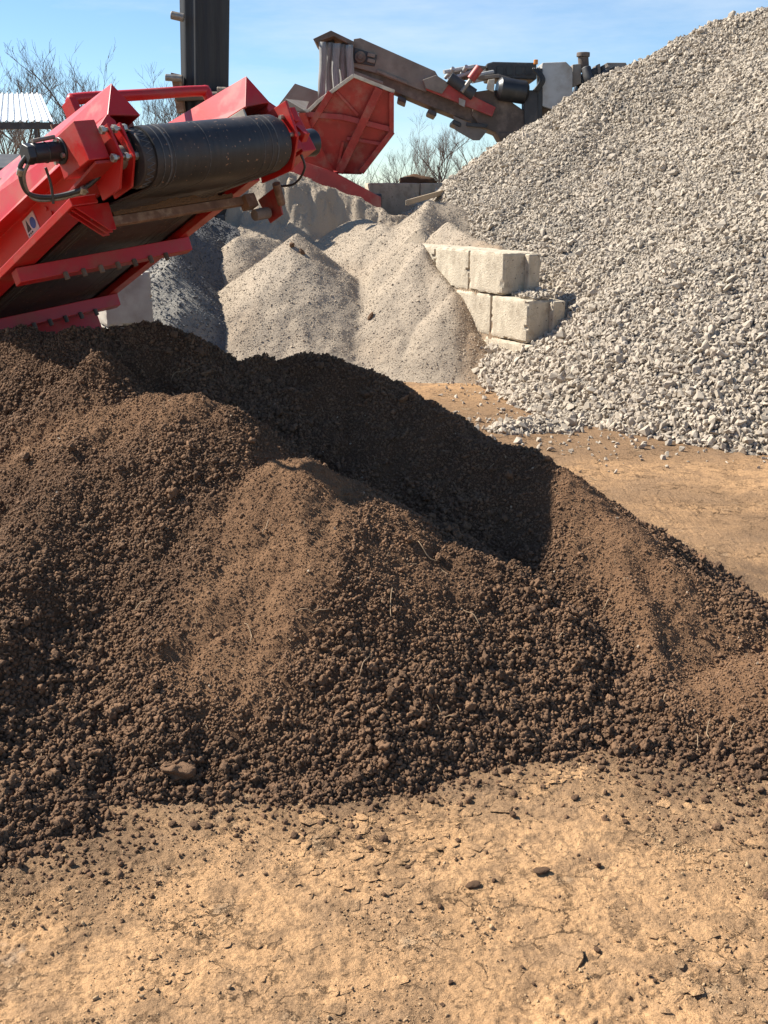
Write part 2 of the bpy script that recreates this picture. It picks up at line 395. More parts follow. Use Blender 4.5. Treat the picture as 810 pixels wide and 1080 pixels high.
q = rng.choice(len(P), 260, replace=False); M['soil_stone'] = mat('soil_stone', (.42, .33, .23), (.30, .22, .15), 20, .9)
tag(bake('soil_stones', P[q]+nn[q]*.004, rng.uniform(.004, .012, 260), SHARD, M['soil_stone'], soil), kind='stuff')
tag(bake('soil_clods', P, r, [LUMP1, LUMP2, LUMP3], M['clod'], soil, rn, True, np.where(pxs < 2.2, 0, np.where(pxs < 4.5, 1, 2))), kind='stuff')
print('clods', len(P))

# ------------------------------------------------------------------ GROUND
def ground_h(x, y):
    near = sstep(16, 7, np.hypot(x, y))
    h = .035*fbm(x, y, 2.2, 3, 61)
    rough = sstep(.0, -.4, fbm(x, y, .7, 3, 63))
    h = h+near*(.016*fbm(x, y, .16, 5, 67, .6)*(.3+rough)+.022*np.abs(fbm(x, y, .05, 4, 68, .7))*(.12+rough)+.009*fbm(x, y, .028, 3, 69, .7))
    # machine track marks right of the heap
    tx = (x-.35*y); tm = (sstep(.34, .24, np.abs(tx-.1))+sstep(.34, .24, np.abs(tx-1.35)))*sstep(-.25, .25, fbm(x, y, .8, 3, 98))
    tr = tm*sstep(5.6, 6.4, y)*sstep(15, 11, y)
    h = h-tr*.034*sstep(.55, .9, np.sin((y*.93+x*.3)*2*math.pi/.17)*.5+.5)*(.4+.6*vnoise(x/.3, y/.3, 4))
    return h
def nonuni(dense_a, dense_b, st, lo, hi, g=1.08, gm=20):
    a = list(np.arange(dense_a, dense_b, st)); s = st; v = a[-1]; up = []
    while v < hi: s = min(s*g, gm); v += s; up.append(v)
    s = st; v = a[0]; dn = []
    while v > lo: s = min(s*g, gm); v -= s; dn.append(v)
    return np.array(dn[::-1]+a+up)
gx = nonuni(-2.2, 2.9, .0085, -500, 500, 1.035, 25); gy = nonuni(2.55, 5.4, .0085, -60, 900, 1.014, 25)
def ground_soil(x, y):      # brown soil trodden / spilled over the mud
    h = soil_base(x, y)
    a = sstep(-.48, -.05, h+.22*fbm(x, y, .6, 4, 81)+.10*fbm(x, y, .15, 3, 82))
    b = .5*sstep(.12, .5, fbm(x, y, 1.1, 4, 83))*sstep(1, 3, y)
    c = .7*sstep(9.6, 10.6, y-.3*x+.6*fbm(x, y, 1.0, 3, 85))*sstep(16, 13, y)
    e = sstep(6.2, 7.0, y)*sstep(11, 9, y)*(.25+.6*sstep(-.2, .35, fbm(x*.6+.4*y, y, .9, 4, 87)))
    return np.clip(a*.95+b*.45+c*1.1+e*1.0, 0, 1)*.92
def mud_mat():
    m = mat('compacted_mud', (.535, .318, .158), (.45, .265, .130), 1.6, .95, .8, 38, .03, attr='soil', c3=(.145, .092, .055), spec=.2, bdetail=10)
    t = m.node_tree; l = t.links.new; b = t.nodes['Principled BSDF']
    src = b.inputs['Base Color'].links[0].from_socket
    co = t.nodes.new('ShaderNodeTexCoord').outputs['Object']
    def nz(s, d): 
        n = t.nodes.new('ShaderNodeTexNoise'); n.inputs['Scale'].default_value = s; n.inputs['Detail'].default_value = d; n.inputs['Roughness'].default_value = .7; l(co, n.inputs['Vector']); return n.outputs['Fac']
    for s, d, lo, hi, c, amt in ((1.3, 9, .50, .60, (.26, .165, .095), .62), (4.5, 9, .50, .58, (.27, .165, .088), .8), (16, 8, .53, .61, (.22, .135, .072), .75), (42, 6, .58, .70, (.13, .08, .045), .7), (2.3, 6, .60, .78, (.56, .42, .27), .7), (90, 3, .69, .76, (.12, .075, .045), .6), (1.1, 5, .64, .74, (.42, .36, .29), .6)):
        mr = t.nodes.new('ShaderNodeMapRange'); mr.inputs[1].default_value = lo; mr.inputs[2].default_value = hi; mr.inputs[4].default_value = amt; l(nz(s, d), mr.inputs[0])
        mm = t.nodes.new('ShaderNodeMix'); mm.data_type = 'RGBA'; l(mr.outputs[0], mm.inputs[0]); l(src, mm.inputs[6]); mm.inputs[7].default_value = (*c, 1); src = mm.outputs[2]
    # thin crust flakes: a stepped relief
    sn = t.nodes.new('ShaderNodeMath'); sn.operation = 'SNAP'; sn.inputs[1].default_value = .05; l(nz(5.5, 9), sn.inputs[0])
    b0 = t.nodes.new('ShaderNodeBump'); b0.inputs['Strength'].default_value = .9; b0.inputs['Distance'].default_value = .16; l(sn.outputs[0], b0.inputs['Height'])
    l(b.inputs['Normal'].links[0].from_node.outputs[0], b0.inputs['Normal']); l(b0.outputs[0], b.inputs['Normal'])
    # shrinkage cracks: two sizes of plates with broken edges
    dn = t.nodes.new('ShaderNodeTexNoise'); dn.inputs['Scale'].default_value = 5; dn.inputs['Detail'].default_value = 8; dn.inputs['Roughness'].default_value = .65; l(co, dn.inputs['Vector'])
    va = t.nodes.new('ShaderNodeVectorMath'); va.operation = 'SCALE'; va.inputs[3].default_value = .34; l(dn.outputs['Color'], va.inputs[0])
    vb = t.nodes.new('ShaderNodeVectorMath'); vb.operation = 'ADD'; l(co, vb.inputs[0]); l(va.outputs[0], vb.inputs[1])
    vm = t.nodes.new('ShaderNodeMapping'); vm.inputs['Scale'].default_value = (1, 1.5, 1); vm.inputs['Rotation'].default_value = (0, 0, .5); l(vb.outputs[0], vm.inputs[0])
    hsum = None; hn = b.inputs['Normal'].links[0].from_node
    for sc_, wd, msc, lo, hi, dp in ((3.2, .020, 1.6, .50, .60, .85), (9.0, .04, 2.3, .54, .64, .6)):
        v = t.nodes.new('ShaderNodeTexVoronoi'); v.feature = 'DISTANCE_TO_EDGE'; v.inputs['Scale'].default_value = sc_; l(vm.outputs[0], v.inputs['Vector'])
        mr = t.nodes.new('ShaderNodeMapRange'); mr.inputs[1].default_value = 0; mr.inputs[2].default_value = wd; mr.inputs[3].default_value = dp; mr.inputs[4].default_value = 0; l(v.outputs['Distance'], mr.inputs[0])
        mk = t.nodes.new('ShaderNodeMapRange'); mk.inputs[1].default_value = lo; mk.inputs[2].default_value = hi; l(nz(msc, 5), mk.inputs[0])
        mu = t.nodes.new('ShaderNodeMath'); mu.operation = 'MULTIPLY'; l(mr.outputs[0], mu.inputs[0]); l(mk.outputs[0], mu.inputs[1])
        if hsum is None: hsum = mu.outputs[0]
        else:
            mxn = t.nodes.new('ShaderNodeMath'); mxn.operation = 'MAXIMUM'; l(hsum, mxn.inputs[0]); l(mu.outputs[0], mxn.inputs[1]); hsum = mxn.outputs[0]
    mm = t.nodes.new('ShaderNodeMix'); mm.data_type = 'RGBA'; l(hsum, mm.inputs[0]); l(src, mm.inputs[6]); mm.inputs[7].default_value = (.16, .095, .05, 1)
    bn = t.nodes.new('ShaderNodeBump'); bn.invert = True; bn.inputs['Strength'].default_value = 1; bn.inputs['Distance'].default_value = .03; l(hsum, bn.inputs['Height']); l(hn.outputs[0], bn.inputs['Normal']); l(bn.outputs[0], b.inputs['Normal'])
    l(mm.outputs[2], b.inputs['Base Color']); return m
M['mud'] = mud_mat()
tag(grid_mesh('ground', gx, gy, ground_h, M['mud'], None, {'soil': ground_soil}), kind='structure')

# crumbs of soil spilled on the ground (uncountable) and the loose clods one can count
n = 60000
x = rng.uniform(-2.6, 3.4, n); y = rng.uniform(2.6, 5.6, n); hb = soil_base(x, y)
dens = np.exp(np.minimum(hb, 0)*5.5)*.7*sstep(-.55, -.15, hb)+.006+.04*sstep(.2, .5, fbm(x, y, .5, 3, 91))
k = (hb < .05) & (rng.random(n) < dens); x, y, hb = x[k], y[k], hb[k]
r = np.clip(.0042*np.exp(rng.normal(0, .55, len(x)))*(1+1.3*np.exp(np.minimum(hb, 0)*9)), .002, .022)
P = np.stack([x, y, ground_h(x, y)+r*.35], 1)
tag(bake('soil_crumbs', P, r, [LUMP1, LUMP2], M['clod'], None, rng.random(len(x))*.9, True, np.where(r > .008, 1, 0)),
    'brown soil crumbs spilled over the tan ground at the foot of the heap', 'soil crumbs', kind='stuff')

n = 190000
x = rng.uniform(-2.3, 3.0, n); y = 2.5+4.2*rng.random(n)**1.3
k = (soil_base(x, y) < .0) & (rng.random(n) < .04+.5*sstep(.05, .5, fbm(x, y, .45, 4, 95))); x, y = x[k], y[k]
r = np.clip(.0026*np.exp(rng.normal(0, .55, len(x))), .0014, .013)
P = np.stack([x, y, ground_h(x, y)+r*.3], 1)
M['mud_crumb'] = mat('mud_crumb', (.46, .31, .17), (.36, .235, .13), 3, .95, attr='rnd', c3=(.20, .125, .07), spec=.2)
tag(bake('mud_crumbs', P, r, [LUMP1, LUMP2], M['mud_crumb'], None, rng.beta(1, 2, len(x)), True, np.where(r > .006, 1, 0)),
    'tan crumbs of dried mud strewn over the trodden ground in front', 'mud crumbs', kind='stuff')

n = 9000
x = rng.uniform(-2.3, 3.0, n); y = 2.5+3.2*rng.random(n)
k = (soil_base(x, y) < -.12) & (rng.random(n) < sstep(.02, .40, fbm(x, y, .8, 4, 97))); x, y = x[k], y[k]
r = np.clip(.024*np.exp(rng.normal(0, .5, len(x))), .008, .075)
P = np.stack([x, y, ground_h(x, y)+.001+rng.uniform(-.003, .003, len(x))], 1)
tag(bake('crust_flakes', P, r, [shard(900+i, 16) for i in range(14)], M['mud'], None, rng.random(len(x)), False, None, .17),
    'thin broken flakes of dried mud crust lying on the tan ground', 'mud crust', kind='stuff')

def clod_obj(name, r, seed, m=None, sub=4, rough_=.02):
    V, F = lump(sub, seed, .30)
    rr = np.random.default_rng(seed)
    for k in range(40):
        nrm = rr.normal(size=3); nrm /= np.linalg.norm(nrm); V = V*(1+.009*np.sin(V@nrm*rr.uniform(6, 22)+rr.uniform(0, 6)))[:, None]
    V = V*(1+rr.normal(0, rough_, len(V)))[:, None]
    return mesh_np(name, V*r, F, m or M['clod'], None, True, {'rnd': np.full(len(V), .6)})
protos = []
loose = [(500, 935, 13), (521, 929, 7), (572, 922, 14), (464, 955, 9), (475, 1037, 8), (467, 1060, 8), (563, 1039, 5), (610, 903, 5), (630, 1006, 9), (744, 847, 12), (684, 864, 6), (660, 867, 9), (405, 885, 11), (541, 861, 9), (607, 842, 10),
         (182, 868, 12), (205, 872, 14), (220, 870, 12), (242, 862, 9), (310, 880, 12), (320, 884, 7), (260, 862, 8), (177, 914, 6), (132, 820, 9), (120, 834, 11), (140, 843, 10), (250, 838, 10), (45, 903, 9), (352, 880, 7), (390, 892, 9),
         (591, 1027, 4), (664, 1054, 5), (551, 1020, 5), (537, 1023, 4), (511, 994, 4), (483, 886, 8), (455, 845, 12), (620, 800, 10), (635, 812, 9), (655, 812, 8), (670, 820, 9), (700, 830, 7), (30, 945, 8), (75, 960, 5), (55, 1010, 5), (20, 1000, 4),
         (110, 1052, 4), (300, 1000, 4), (405, 942, 6), (430, 912, 7), (745, 1026, 4), (786, 1000, 4), (765, 905, 5), (700, 955, 4), (590, 960, 4), (360, 960, 4), (280, 920, 5), (150, 1020, 3), (90, 905, 6), (215, 905, 5), (690, 1040, 6), (770, 1060, 5)]
CL = {0: 'flat topped dark soil clod beside a smaller one on the tan ground', 2: 'long thin dark slab of soil lying on the tan ground right of centre', 9: 'dark upright soil clod standing alone near the right foot of the heap'}
for i, (px, py, sz) in enumerate(loose):
    u, v = (px-405)/FPX, (540-py)/FPX; dy, dz = CP+v*SP, -SP+v*CP; Y = -CAM_H*dy/dz; X = u*Y/dy
    Z = float(ground_h(np.array([X]), np.array([Y]))[0]); rad = sz*.5*Y/FPX*1.12
    if i < 6: c = clod_obj('loose_clod', 1.0, 500+i, sub=3); protos.append(c)
    else:
        c = protos[i % 6].copy(); COL.objects.link(c)
    fl = .55 if i in (2, 0) else random.uniform(.6, .9)
    c.scale = (rad*(1.4 if i in (0, 2) else 1.05), rad*.9, rad*fl); c.location = (X, Y+rad*.3, Z+rad*fl*.55); c.rotation_euler = (0, 0, random.uniform(0, 6.28) if i not in (0, 2) else .2)
    tag(c, CL.get(i, 'small loose soil clod lying on the tan ground in front of the heap'), 'soil clod', None if i in CL else 'loose soil clods on the ground')
big = clod_obj('big_clod', .095, 777, None, 5, .016); big.data.attributes['rnd'].data.foreach_set('value', [.45]*len(big.data.vertices)); 
for Y in np.arange(4.0, 6, .01):
    p = at(186, 812, Y)
    if p.z < soil_h(np.array([p.x]), np.array([Y]))[0]+.03: break
big.location = p; big.scale = (1.0, .9, .95); big.rotation_euler = (.3, .2, 1.9)
tag(big, 'biggest angular lump of earth sitting at the front foot of the soil heap', 'soil clod')
# pale roots and stalks in the soil
tw = [(330, 652, 40, .1), (265, 672, 28, 1.9), (412, 640, 46, 1.5), (590, 680, 20, .6), (648, 690, 18, 1.2), (40, 810, 40, 1.3), (190, 395, 26, .6), (745, 778, 26, 1.3), (470, 760, 26, -.4), (700, 742, 14, .9), (545, 690, 34, .2), (385, 705, 40, 1.2),
      (620, 770, 20, .8), (280, 560, 18, 1.2), (770, 775, 20, 1.0), (735, 792, 22, 1.4), (640, 640, 16, .7), (500, 655, 30, -.8), (150, 640, 22, .4), (450, 590, 30, -.6), (90, 560, 20, .8), (350, 745, 14, .3)]
for i, (px, py, ln, ang) in enumerate(tw):
    for Y in np.arange(4.3, 8.5, .02):
        p = at(px, py, Y)
        if p.z < soil_h(np.array([p.x]), np.array([Y]))[0]: break
    l = ln*Y/FPX; pts = []
    for k in range(7):
        t = k/6-.5; a = ang+.7*math.sin(i*1.7)*t
        X2 = p.x+l*t*math.cos(a); Y2 = p.y+l*t*math.sin(a)*.9
        pts.append((X2, Y2, float(soil_h(np.array([X2]), np.array([Y2]))[0])+.022+.012*math.sin(k*1.3+i)))
    o = MB().tube(pts, [.0015, .0028, .003, .0032, .003, .0026, .0015], 5).build('root_stalk', M['straw'], None, smooth=True)
    tag(o, 'thin pale root stalk caught among the clods of the soil heap', 'root', 'pale roots in the soil heap')

# ------------------------------------------------------------------ GRAVEL HEAP (right)
GR = [[(16, 26, 6.8), (11, 22, 6.9), (9.3, 20.8, 6.75), (8.2, 21.5, 6.45), (7.4, 22, 6.1), (6.1, 22.6, 5.75), (5.4, 22.8, 5.4), (4.55, 23, 5.0), (3.3, 23.4, 4.1), (1.4, 24, 2.75), (-.6, 24.6, 1.3)], [(9.3, 20.8, 6.75), (9.2, 17.6, 6.2), (9.4, 16, 5.4)]]
def gravel_base(x, y):
    wx = x+.25*fbm(x, y, 1.6, 3, 101); wy = y+.25*fbm(x, y, 1.6, 3, 102)
    h = smax([ridge(wx, wy, GR[0], .735, .25), ridge(wx, wy, GR[1], .78, .25), ridge(wx, wy, [(2.6, 15.4, .55), (2.5, 14.2, .28)], .5, .2), ridge(wx, wy, [(2.0, 12.7, .12)], .3, .1)], .15)
    return h+.14*fbm(x, y, 1.1, 4, 103)-.03
def gravel_h(x, y): return gravel_base(x, y)+.04*fbm(x, y, .22, 2, 104)
gv = empty('gravel_heap', (0, 0, 0), 'towering pale grey heap of coarse crushed stone filling the right side', 'gravel heap')
grid_mesh('heap_core', np.arange(-2.5, 19, .09), np.arange(8, 32, .09), gravel_h, M['gravel_base'], gv, zmin=-.1)
P, nn, vd = scatter(gravel_h, -.5, 14.5, 9.5, 25.5, 350000, margin=380, back=.08)
r = np.clip(.027*np.exp(rng.normal(0, .38, len(P)))*(.90+.22*sstep(2.2, .1, P[:, 2])), .011, .085)
P = P+nn*(r*rng.uniform(-.25, .75, len(r)))[:, None]
rn = np.clip(rng.beta(1.2, 2.6, len(P))+.25*fbm(P[:, 0], P[:, 1], 1.2, 3, 105), 0, 1)
tag(bake('gravel', P, r, SHARD, M['gravel'], gv, rn), kind='stuff')
print('gravel', len(P))
# scattered stones at the foot: one ragged spill
n = 2600; x = rng.uniform(.8, 6.5, n); y = rng.uniform(10, 16, n); hb = gravel_base(x, y)
k = (hb < .08) & (rng.random(n) < np.exp(np.minimum(hb, 0)*4.2)); x, y = x[k], y[k]
r = np.clip(.024*np.exp(rng.normal(0, .5, len(x))), .008, .06); P = np.stack([x, y, ground_h(x, y)+r*.4], 1)
tag(bake('spilled_gravel', P, r, SHARD, M['gravel'], None, rng.beta(1.2, 2.6, len(x))), 'loose crushed stones scattered on the ground along the foot of the gravel heap', 'gravel', kind='stuff')

# ------------------------------------------------------------------ SAND HEAP
def sand_base(x, y):
    wx = x+.16*fbm(x, y, .9, 3, 121); wy = y+.16*fbm(x, y, .9, 3, 122)
    top = [(-3.3, 22.7, 3.0), (-3.0, 22.6, 3.15), (-2.3, 22.6, 3.20), (-1.9, 22.6, 3.13), (-1.1, 22.5, 2.82), (-.55, 22.4, 2.64), (-.1, 22.3, 2.45), (.2, 22.1, 2.3)]
    wx2 = x+.22*fbm(x, y, .5, 3, 131); wy2 = y+.25*fbm(x, y, .45, 4, 132)
    h = np.full(x.shape, -9.)
    for a, b in zip(top[:-1], top[1:]):
        d, z = segd(wx2, wy2, a, b); front = (wy2 < 22.5)
        h = np.maximum(h, z-np.where(front, .62*sstep(.15, .75, d)+.70*np.maximum(d-.1, 0), .6*d))
    hs = [h, ridge(wx, wy, [(-1.55, 18.6, 2.06)], .75, .03), ridge(wx, wy, [(-2.75, 20.3, 1.95), (-2.2, 20.5, 1.9)], .85, .1),
          ridge(wx, wy, [(.9, 20.5, 2.5), (1.3, 20.6, 2.55)], .72, .12),
          ridge(wx, wy, [(.9, 20.5, 2.6), (.62, 18.6, 2.05), (.66, 18.05, 1.82), (1.10, 17.1, 1.24), (1.44, 16.42, .65), (1.62, 16.05, .15)], .86, .06),
          ridge(wx, wy, [(-.5, 21.4, 2.25), (.1, 20.3, 2.15), (.45, 19, 1.72), (.75, 17.8, 1.25)], .70, .2), ridge(wx, wy, [(-.5, 18, .55), (.9, 17, .35)], .3, .3)]
    h = smax(hs, .06)
    d = (x-2.075)*.894+(y-15.3)*.447                      # distance to the right of the wall's left face
    top = ridge(wx, wy, [(1.15, 19.0, 2.25), (1.6, 17.9, 1.96), (1.85, 17.2, 1.92)], .9, .05)
    return np.where((d > .02) & (y < 18.9), np.maximum(np.where(d > .1, -1., h-12*(d-.02)), np.where((d < 1.1) & (y > 15.95), top, -1)), h)
def sand_h(x, y): return sand_base(x, y)+.07*fbm(x, y, .5, 4, 123)*(.6)+.016*fbm(x, y, .14, 3, 124)
sandc = empty('sand_heap', (0, 0, 0), 'buff heap of crushed sand with a sharp front cone and a dug back face', 'sand heap')
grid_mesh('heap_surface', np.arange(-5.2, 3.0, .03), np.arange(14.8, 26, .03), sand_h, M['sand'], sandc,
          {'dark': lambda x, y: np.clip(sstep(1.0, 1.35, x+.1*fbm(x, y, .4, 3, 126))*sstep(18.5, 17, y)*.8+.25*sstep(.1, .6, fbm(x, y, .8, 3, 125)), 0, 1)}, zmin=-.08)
P, nn, vd = scatter(sand_h, -5, 2.2, 15, 23, 150000, margin=60)
r = np.clip(.0052*np.exp(rng.normal(0, .5, len(P))), .0025, .024)
P = P+nn*(r*.05)[:, None]
tag(bake('sand_grains', P, r, LUMP1, M['sand_grain'], sandc, rng.beta(1.2, 2.2, len(P))), kind='stuff')
for px, py in ((308, 259), (319, 266), (391, 333)):
    Y = 18.7 if px < 350 else 18.0
    for Y in np.arange(16, 22, .05):
        p = at(px, py, Y)
        if p.z < sand_h(np.array([p.x]), np.array([Y]))[0]: break
    c = protos[px % 6].copy(); COL.objects.link(c); c.scale = (.045, .045, .075); c.location = (p.x, p.y-.05, p.z); c.rotation_euler = (.5, .3, px)
    tag(c, 'dark lump stuck near the tip of the sand cone' if px < 350 else 'dark lump low on the right flank of the sand cone', 'lump', 'dark lumps in the sand cone' if px < 350 else None)

# grey fines heap between the left divider and the sand
def grey_h(x, y):
    wx = x+.16*fbm(x, y, .9, 3, 141); wy = y+.16*fbm(x, y, .9, 3, 142)
    return smax([ridge(wx, wy, [(-4.25, 20.6, 2.75), (-6, 21, 3.0)], .88, .1), ridge(wx, wy, [(-3.45, 17.4, 1.6), (-3.8, 18.6, 1.85), (-4.25, 20.6, 2.75)], .98, .06), ridge(wx, wy, [(-3.0, 21.6, 2.1), (-5, 22, 3.0)], .8, .1)], .05)+.05*fbm(x, y, .4, 4, 143)
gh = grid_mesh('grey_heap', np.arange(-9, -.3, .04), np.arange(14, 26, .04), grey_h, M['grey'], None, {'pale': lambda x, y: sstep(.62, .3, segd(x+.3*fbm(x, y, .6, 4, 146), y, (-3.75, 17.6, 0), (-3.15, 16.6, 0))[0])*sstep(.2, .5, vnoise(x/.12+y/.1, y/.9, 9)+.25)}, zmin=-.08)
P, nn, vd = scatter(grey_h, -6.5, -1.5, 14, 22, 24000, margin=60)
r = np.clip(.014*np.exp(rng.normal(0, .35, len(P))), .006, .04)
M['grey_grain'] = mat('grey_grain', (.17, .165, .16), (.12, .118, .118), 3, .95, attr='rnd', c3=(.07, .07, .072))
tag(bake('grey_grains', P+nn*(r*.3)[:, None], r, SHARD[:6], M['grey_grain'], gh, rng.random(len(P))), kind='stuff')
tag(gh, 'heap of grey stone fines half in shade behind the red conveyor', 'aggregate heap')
# pale rubble behind the soil, under the conveyor
def rub_h(x, y): return ridge(x, y, [(-3.2, 10.9, 1.28), (-3.7, 10.9, 1.15), (-4.6, 11, 1.4)], .8, .1)+.1*fbm(x, y, .4, 3, 151)
ro = empty('rubble_heap', (0, 0, 0), 'small heap of pale stone rubble peeking out under the red conveyor', 'rubble heap')
grid_mesh('heap_core', np.arange(-6.5, -1.2, .08), np.arange(9, 13, .08), rub_h, M['gravel_base'], ro, zmin=-.1)
P, nn, vd = scatter(rub_h, -5.2, -1.4, 9.4, 12.5, 6000, back=.2)
r = np.clip(.032*np.exp(rng.normal(0, .4, len(P))), .014, .09)
tag(bake('rubble', P, r, SHARD, M['rubble'], ro, rng.beta(1.2, 2.5, len(P))), kind='stuff')

# ------------------------------------------------------------------ CONCRETE BLOCKS
WD = Vector((.447, -.894, 0)); WN = Vector((-.894, -.447, 0))      # along the wall toward us / outwards to the left
CORNER = at(554.5, 363, 15.3)
def block(center, size, label, m='concrete', lug=False, seed=0, grp='interlocking concrete blocks of the bay walls', yaw=0, dirv=WD):
    d = dirv; n = Vector((-d.y, d.x, 0)); mtx = Matrix((d, n, Vector((0, 0, 1)))).transposed()
    bm = bmesh.new(); rr = random.Random(seed)
    bmesh.ops.create_cube(bm, size=1)
    bmesh.ops.subdivide_edges(bm, edges=bm.edges, cuts=15, use_grid_fill=True)
    for v in bm.verts:
        e = [abs(abs(c)-.5) < 1e-5 for c in v.co]; q = v.co.copy()
        v.co = Vector((v.co.x*size[0], v.co.y*size[1], v.co.z*size[2]))
        if sum(e) >= 2:
            ch = .006+abs(rr.gauss(0, .007))+(rr.uniform(.015, .04) if rr.random() < .10 else 0)
            for i in range(3):
                if e[i]: v.co[i] -= math.copysign(ch, v.co[i])
        else:
            dv = .008*math.sin(q.x*7+seed)*math.sin(q.y*6+seed*2)*math.sin(q.z*5+1)+rr.gauss(0, .0015)
            for i in range(3):
                if e[i]: v.co[i] += dv
    me = bpy.data.meshes.new('block'); 
    for f in bm.faces: f.smooth = True
    bm.to_mesh(me); me.set_sharp_from_angle(angle=R(28)); bm.free(); me.materials.append(M[m])
    o = bpy.data.objects.new('concrete_block', me); link(o)
    o.matrix_world = Matrix.Translation(center) @ mtx.to_4x4() @ Matrix.Rotation(yaw, 4, 'Z')
    if lug:
        for sgn, (ly, wdt) in enumerate(((-.5+.33, .0), )):
            b = MB(); b.box((0, 0, 0), (.12, size[1]*.34, size[2]*.94))
            q = b.build('interlock_rib', M[m], o, .02); q.location = (size[0]/2+.055, size[1]*.30, 0)
    return tag(o, label, 'concrete block', grp)
BH, BL, BW = .63, 1.08, .62
def wall_block(course, along, label, ln=BL, seed=0, lug=False, off=0):
    # course 0 bottom; `along` = distance back from the corner plane to the near end of the block
    c = CORNER - WD*(along+ln/2) - WN*(BW/2+off); c.z = BH*course+BH/2
    c.z += .004*course
    return block(c, (ln-.018, BW, BH-.012), label, seed=seed, lug=lug)
n = 260; al, ac = rng.uniform(.02, .64, n), rng.uniform(.10, .66, n); r = np.clip(.03*np.exp(rng.normal(0, .35, n)), .014, .06)
P = np.array([CORNER-WD*a_-WN*c_ for a_, c_ in zip(al, ac)]); P[:, 2] = 2*BH+.004+r*.5+rng.random(n)*.16*ac
tag(bake('block_gravel', P, r, SHARD, M['gravel'], None, rng.beta(1.2, 2.6, n)), 'loose gravel lying on the step of the concrete block wall', 'gravel', kind='stuff')
GLAB = 'concrete block of the bay wall beside the sand heap, '
wall_block(2, .68, 'pale concrete block at the near end of the top course above the gravel', .98, 1, True)
wall_block(2, 1.68, 'pale concrete block second from the near end of the top course', 1.08, 2)
wall_block(2, 2.78, 'pale concrete block third along the top course, mostly buried in sand', 1.08, 3)
wall_block(1, .0, 'pale concrete block at the near end of the middle course', .98, 5, True)
wall_block(1, 1.0, 'pale concrete block second from the end of the middle course, cut diagonally by sand', 1.08, 6)
wall_block(1, 2.1, 'concrete block third along the middle course, hidden behind sand', 1.08, 7)
wall_block(0, -.1, 'low concrete block of the bottom course between sand and gravel', 1.3, 8)
wall_block(0, 1.22, 'concrete block second along the bottom course, hidden behind sand', 1.08, 9)
# left divider end
c = at(126, 290, 12.0); c = Vector((c.x-.0, 12.3, 0))
for k, lb in ((2, 'grey concrete block topmost of the divider end below the red conveyor'), (1, 'grey concrete block under the topmost one of the divider end'), (0, 'grey concrete block at the foot of the divider end')):
    block(Vector((c.x-.22, 12.75, BH*k+BH/2+.004*k)), (1.1, .56, BH-.012), lb, 'concrete_old', seed=20+k)
for k, lb in ((2, 'second concrete block back along the top of the divider behind the conveyor'), (1, 'second concrete block back along the middle of the divider behind the conveyor'), (0, 'second concrete block back along the bottom of the divider behind the conveyor')):
    block(Vector((c.x-.22, 12.75, BH*k+BH/2+.004*k))-WD*1.12, (1.1, .56, BH-.012), lb, 'concrete_old', seed=30+k)
# far back wall
bwd = Vector((.98, .2, 0)).normalized()
labs = ['grey concrete block of the far back wall right beside the red beam', 'grey concrete block in the middle of the far back wall under dark dirt', 'grey concrete block of the far back wall next to the gravel slope']
p0 = at(398, 196, 25.6)
for i in range(3):
    for k in range(4):
        cc = Vector((p0.x, 25.6, 0))+bwd*(i*1.22+.35); cc.z = .735*k+.3675
        block(cc, (1.2, .62, .728), (labs[i] if k == 3 else ['bottom', 'lower', 'upper'][k]+' block of the far back wall under that '+['beside the red beam', 'under dark dirt', 'next to the gravel'][i]), 'concrete', seed=40+i*5+k, dirv=bwd, grp='blocks of the far back wall')
c = protos[1].copy(); c.data = c.data.copy(); c.data.attributes['rnd'].data.foreach_set('value', [1.0]*len(c.data.vertices)); COL.objects.link(c); p = at(440, 194, 25.9); c.location = (p.x, 25.9, 2.97); c.scale = (.5, .25, .16); c.rotation_euler = (0, 0, .2)
tag(c, 'low dark heap of dirt lying on top of the far back wall', 'dirt')
# plank lying on the sand
a, b = at(428, 214, 21.0), at(467, 203, 22.2)
d = (b-a); mb = MB(); mb.prism([(0, -.16, -.05), (0, .16, -.05), (0, .16, .05), (0, -.16, .05)], a, b)
o = mb.build('timber_plank', M['timber'], None, .008); tag(o, 'pale timber plank lying tilted on top of the sand below the back wall', 'plank')

# ------------------------------------------------------------------ RED CONVEYOR (near left)
t_ax = Vector((-.6432, .6436, -.4148)).normalized()
w_ax = Vector((.6674, .7368, .1082)); w_ax = (w_ax-t_ax*w_ax.dot(t_ax)).normalized()
y_ax = -w_ax; n_ax = t_ax.cross(y_ax).normalized()
org = at(147, 167, 7.0)
CM = Matrix((t_ax, y_ax, n_ax)).transposed().to_4x4(); CM.translation = org
conv = empty('conveyor', (0, 0, 0), 'red inclined belt conveyor with a black head drum discharging over the soil heap', 'conveyor')
conv.matrix_world = CM
def Lc(s, l, n): return Vector((s, -l, n))         # s toward tail, l left->right, n up
LEN = 8.0; DL = 1.17
def loft(name, st, m='red', bevel=.006, par=None):
    mb = MB(); n = len(st[0][1]); vs = [Lc(s_, l, nn) for s_, pr in st for l, nn in pr]; fs = [tuple(range(n)), tuple(range(n*len(st)-1, n*(len(st)-1)-1, -1))]
    for k in range(len(st)-1): fs += [(k*n+i, (k+1)*n+i, (k+1)*n+(i+1) % n, k*n+(i+1) % n) for i in range(n)]
    return mb.faces(vs, fs).build(name, M[m], par or conv, bevel)
def mir(p): return [(DL-l, n) for l, n in p]
hoodA = [(.02, .50), (-.10, .30), (-.085, .285), (.02, .475), (.125, .27), (.14, .28)]
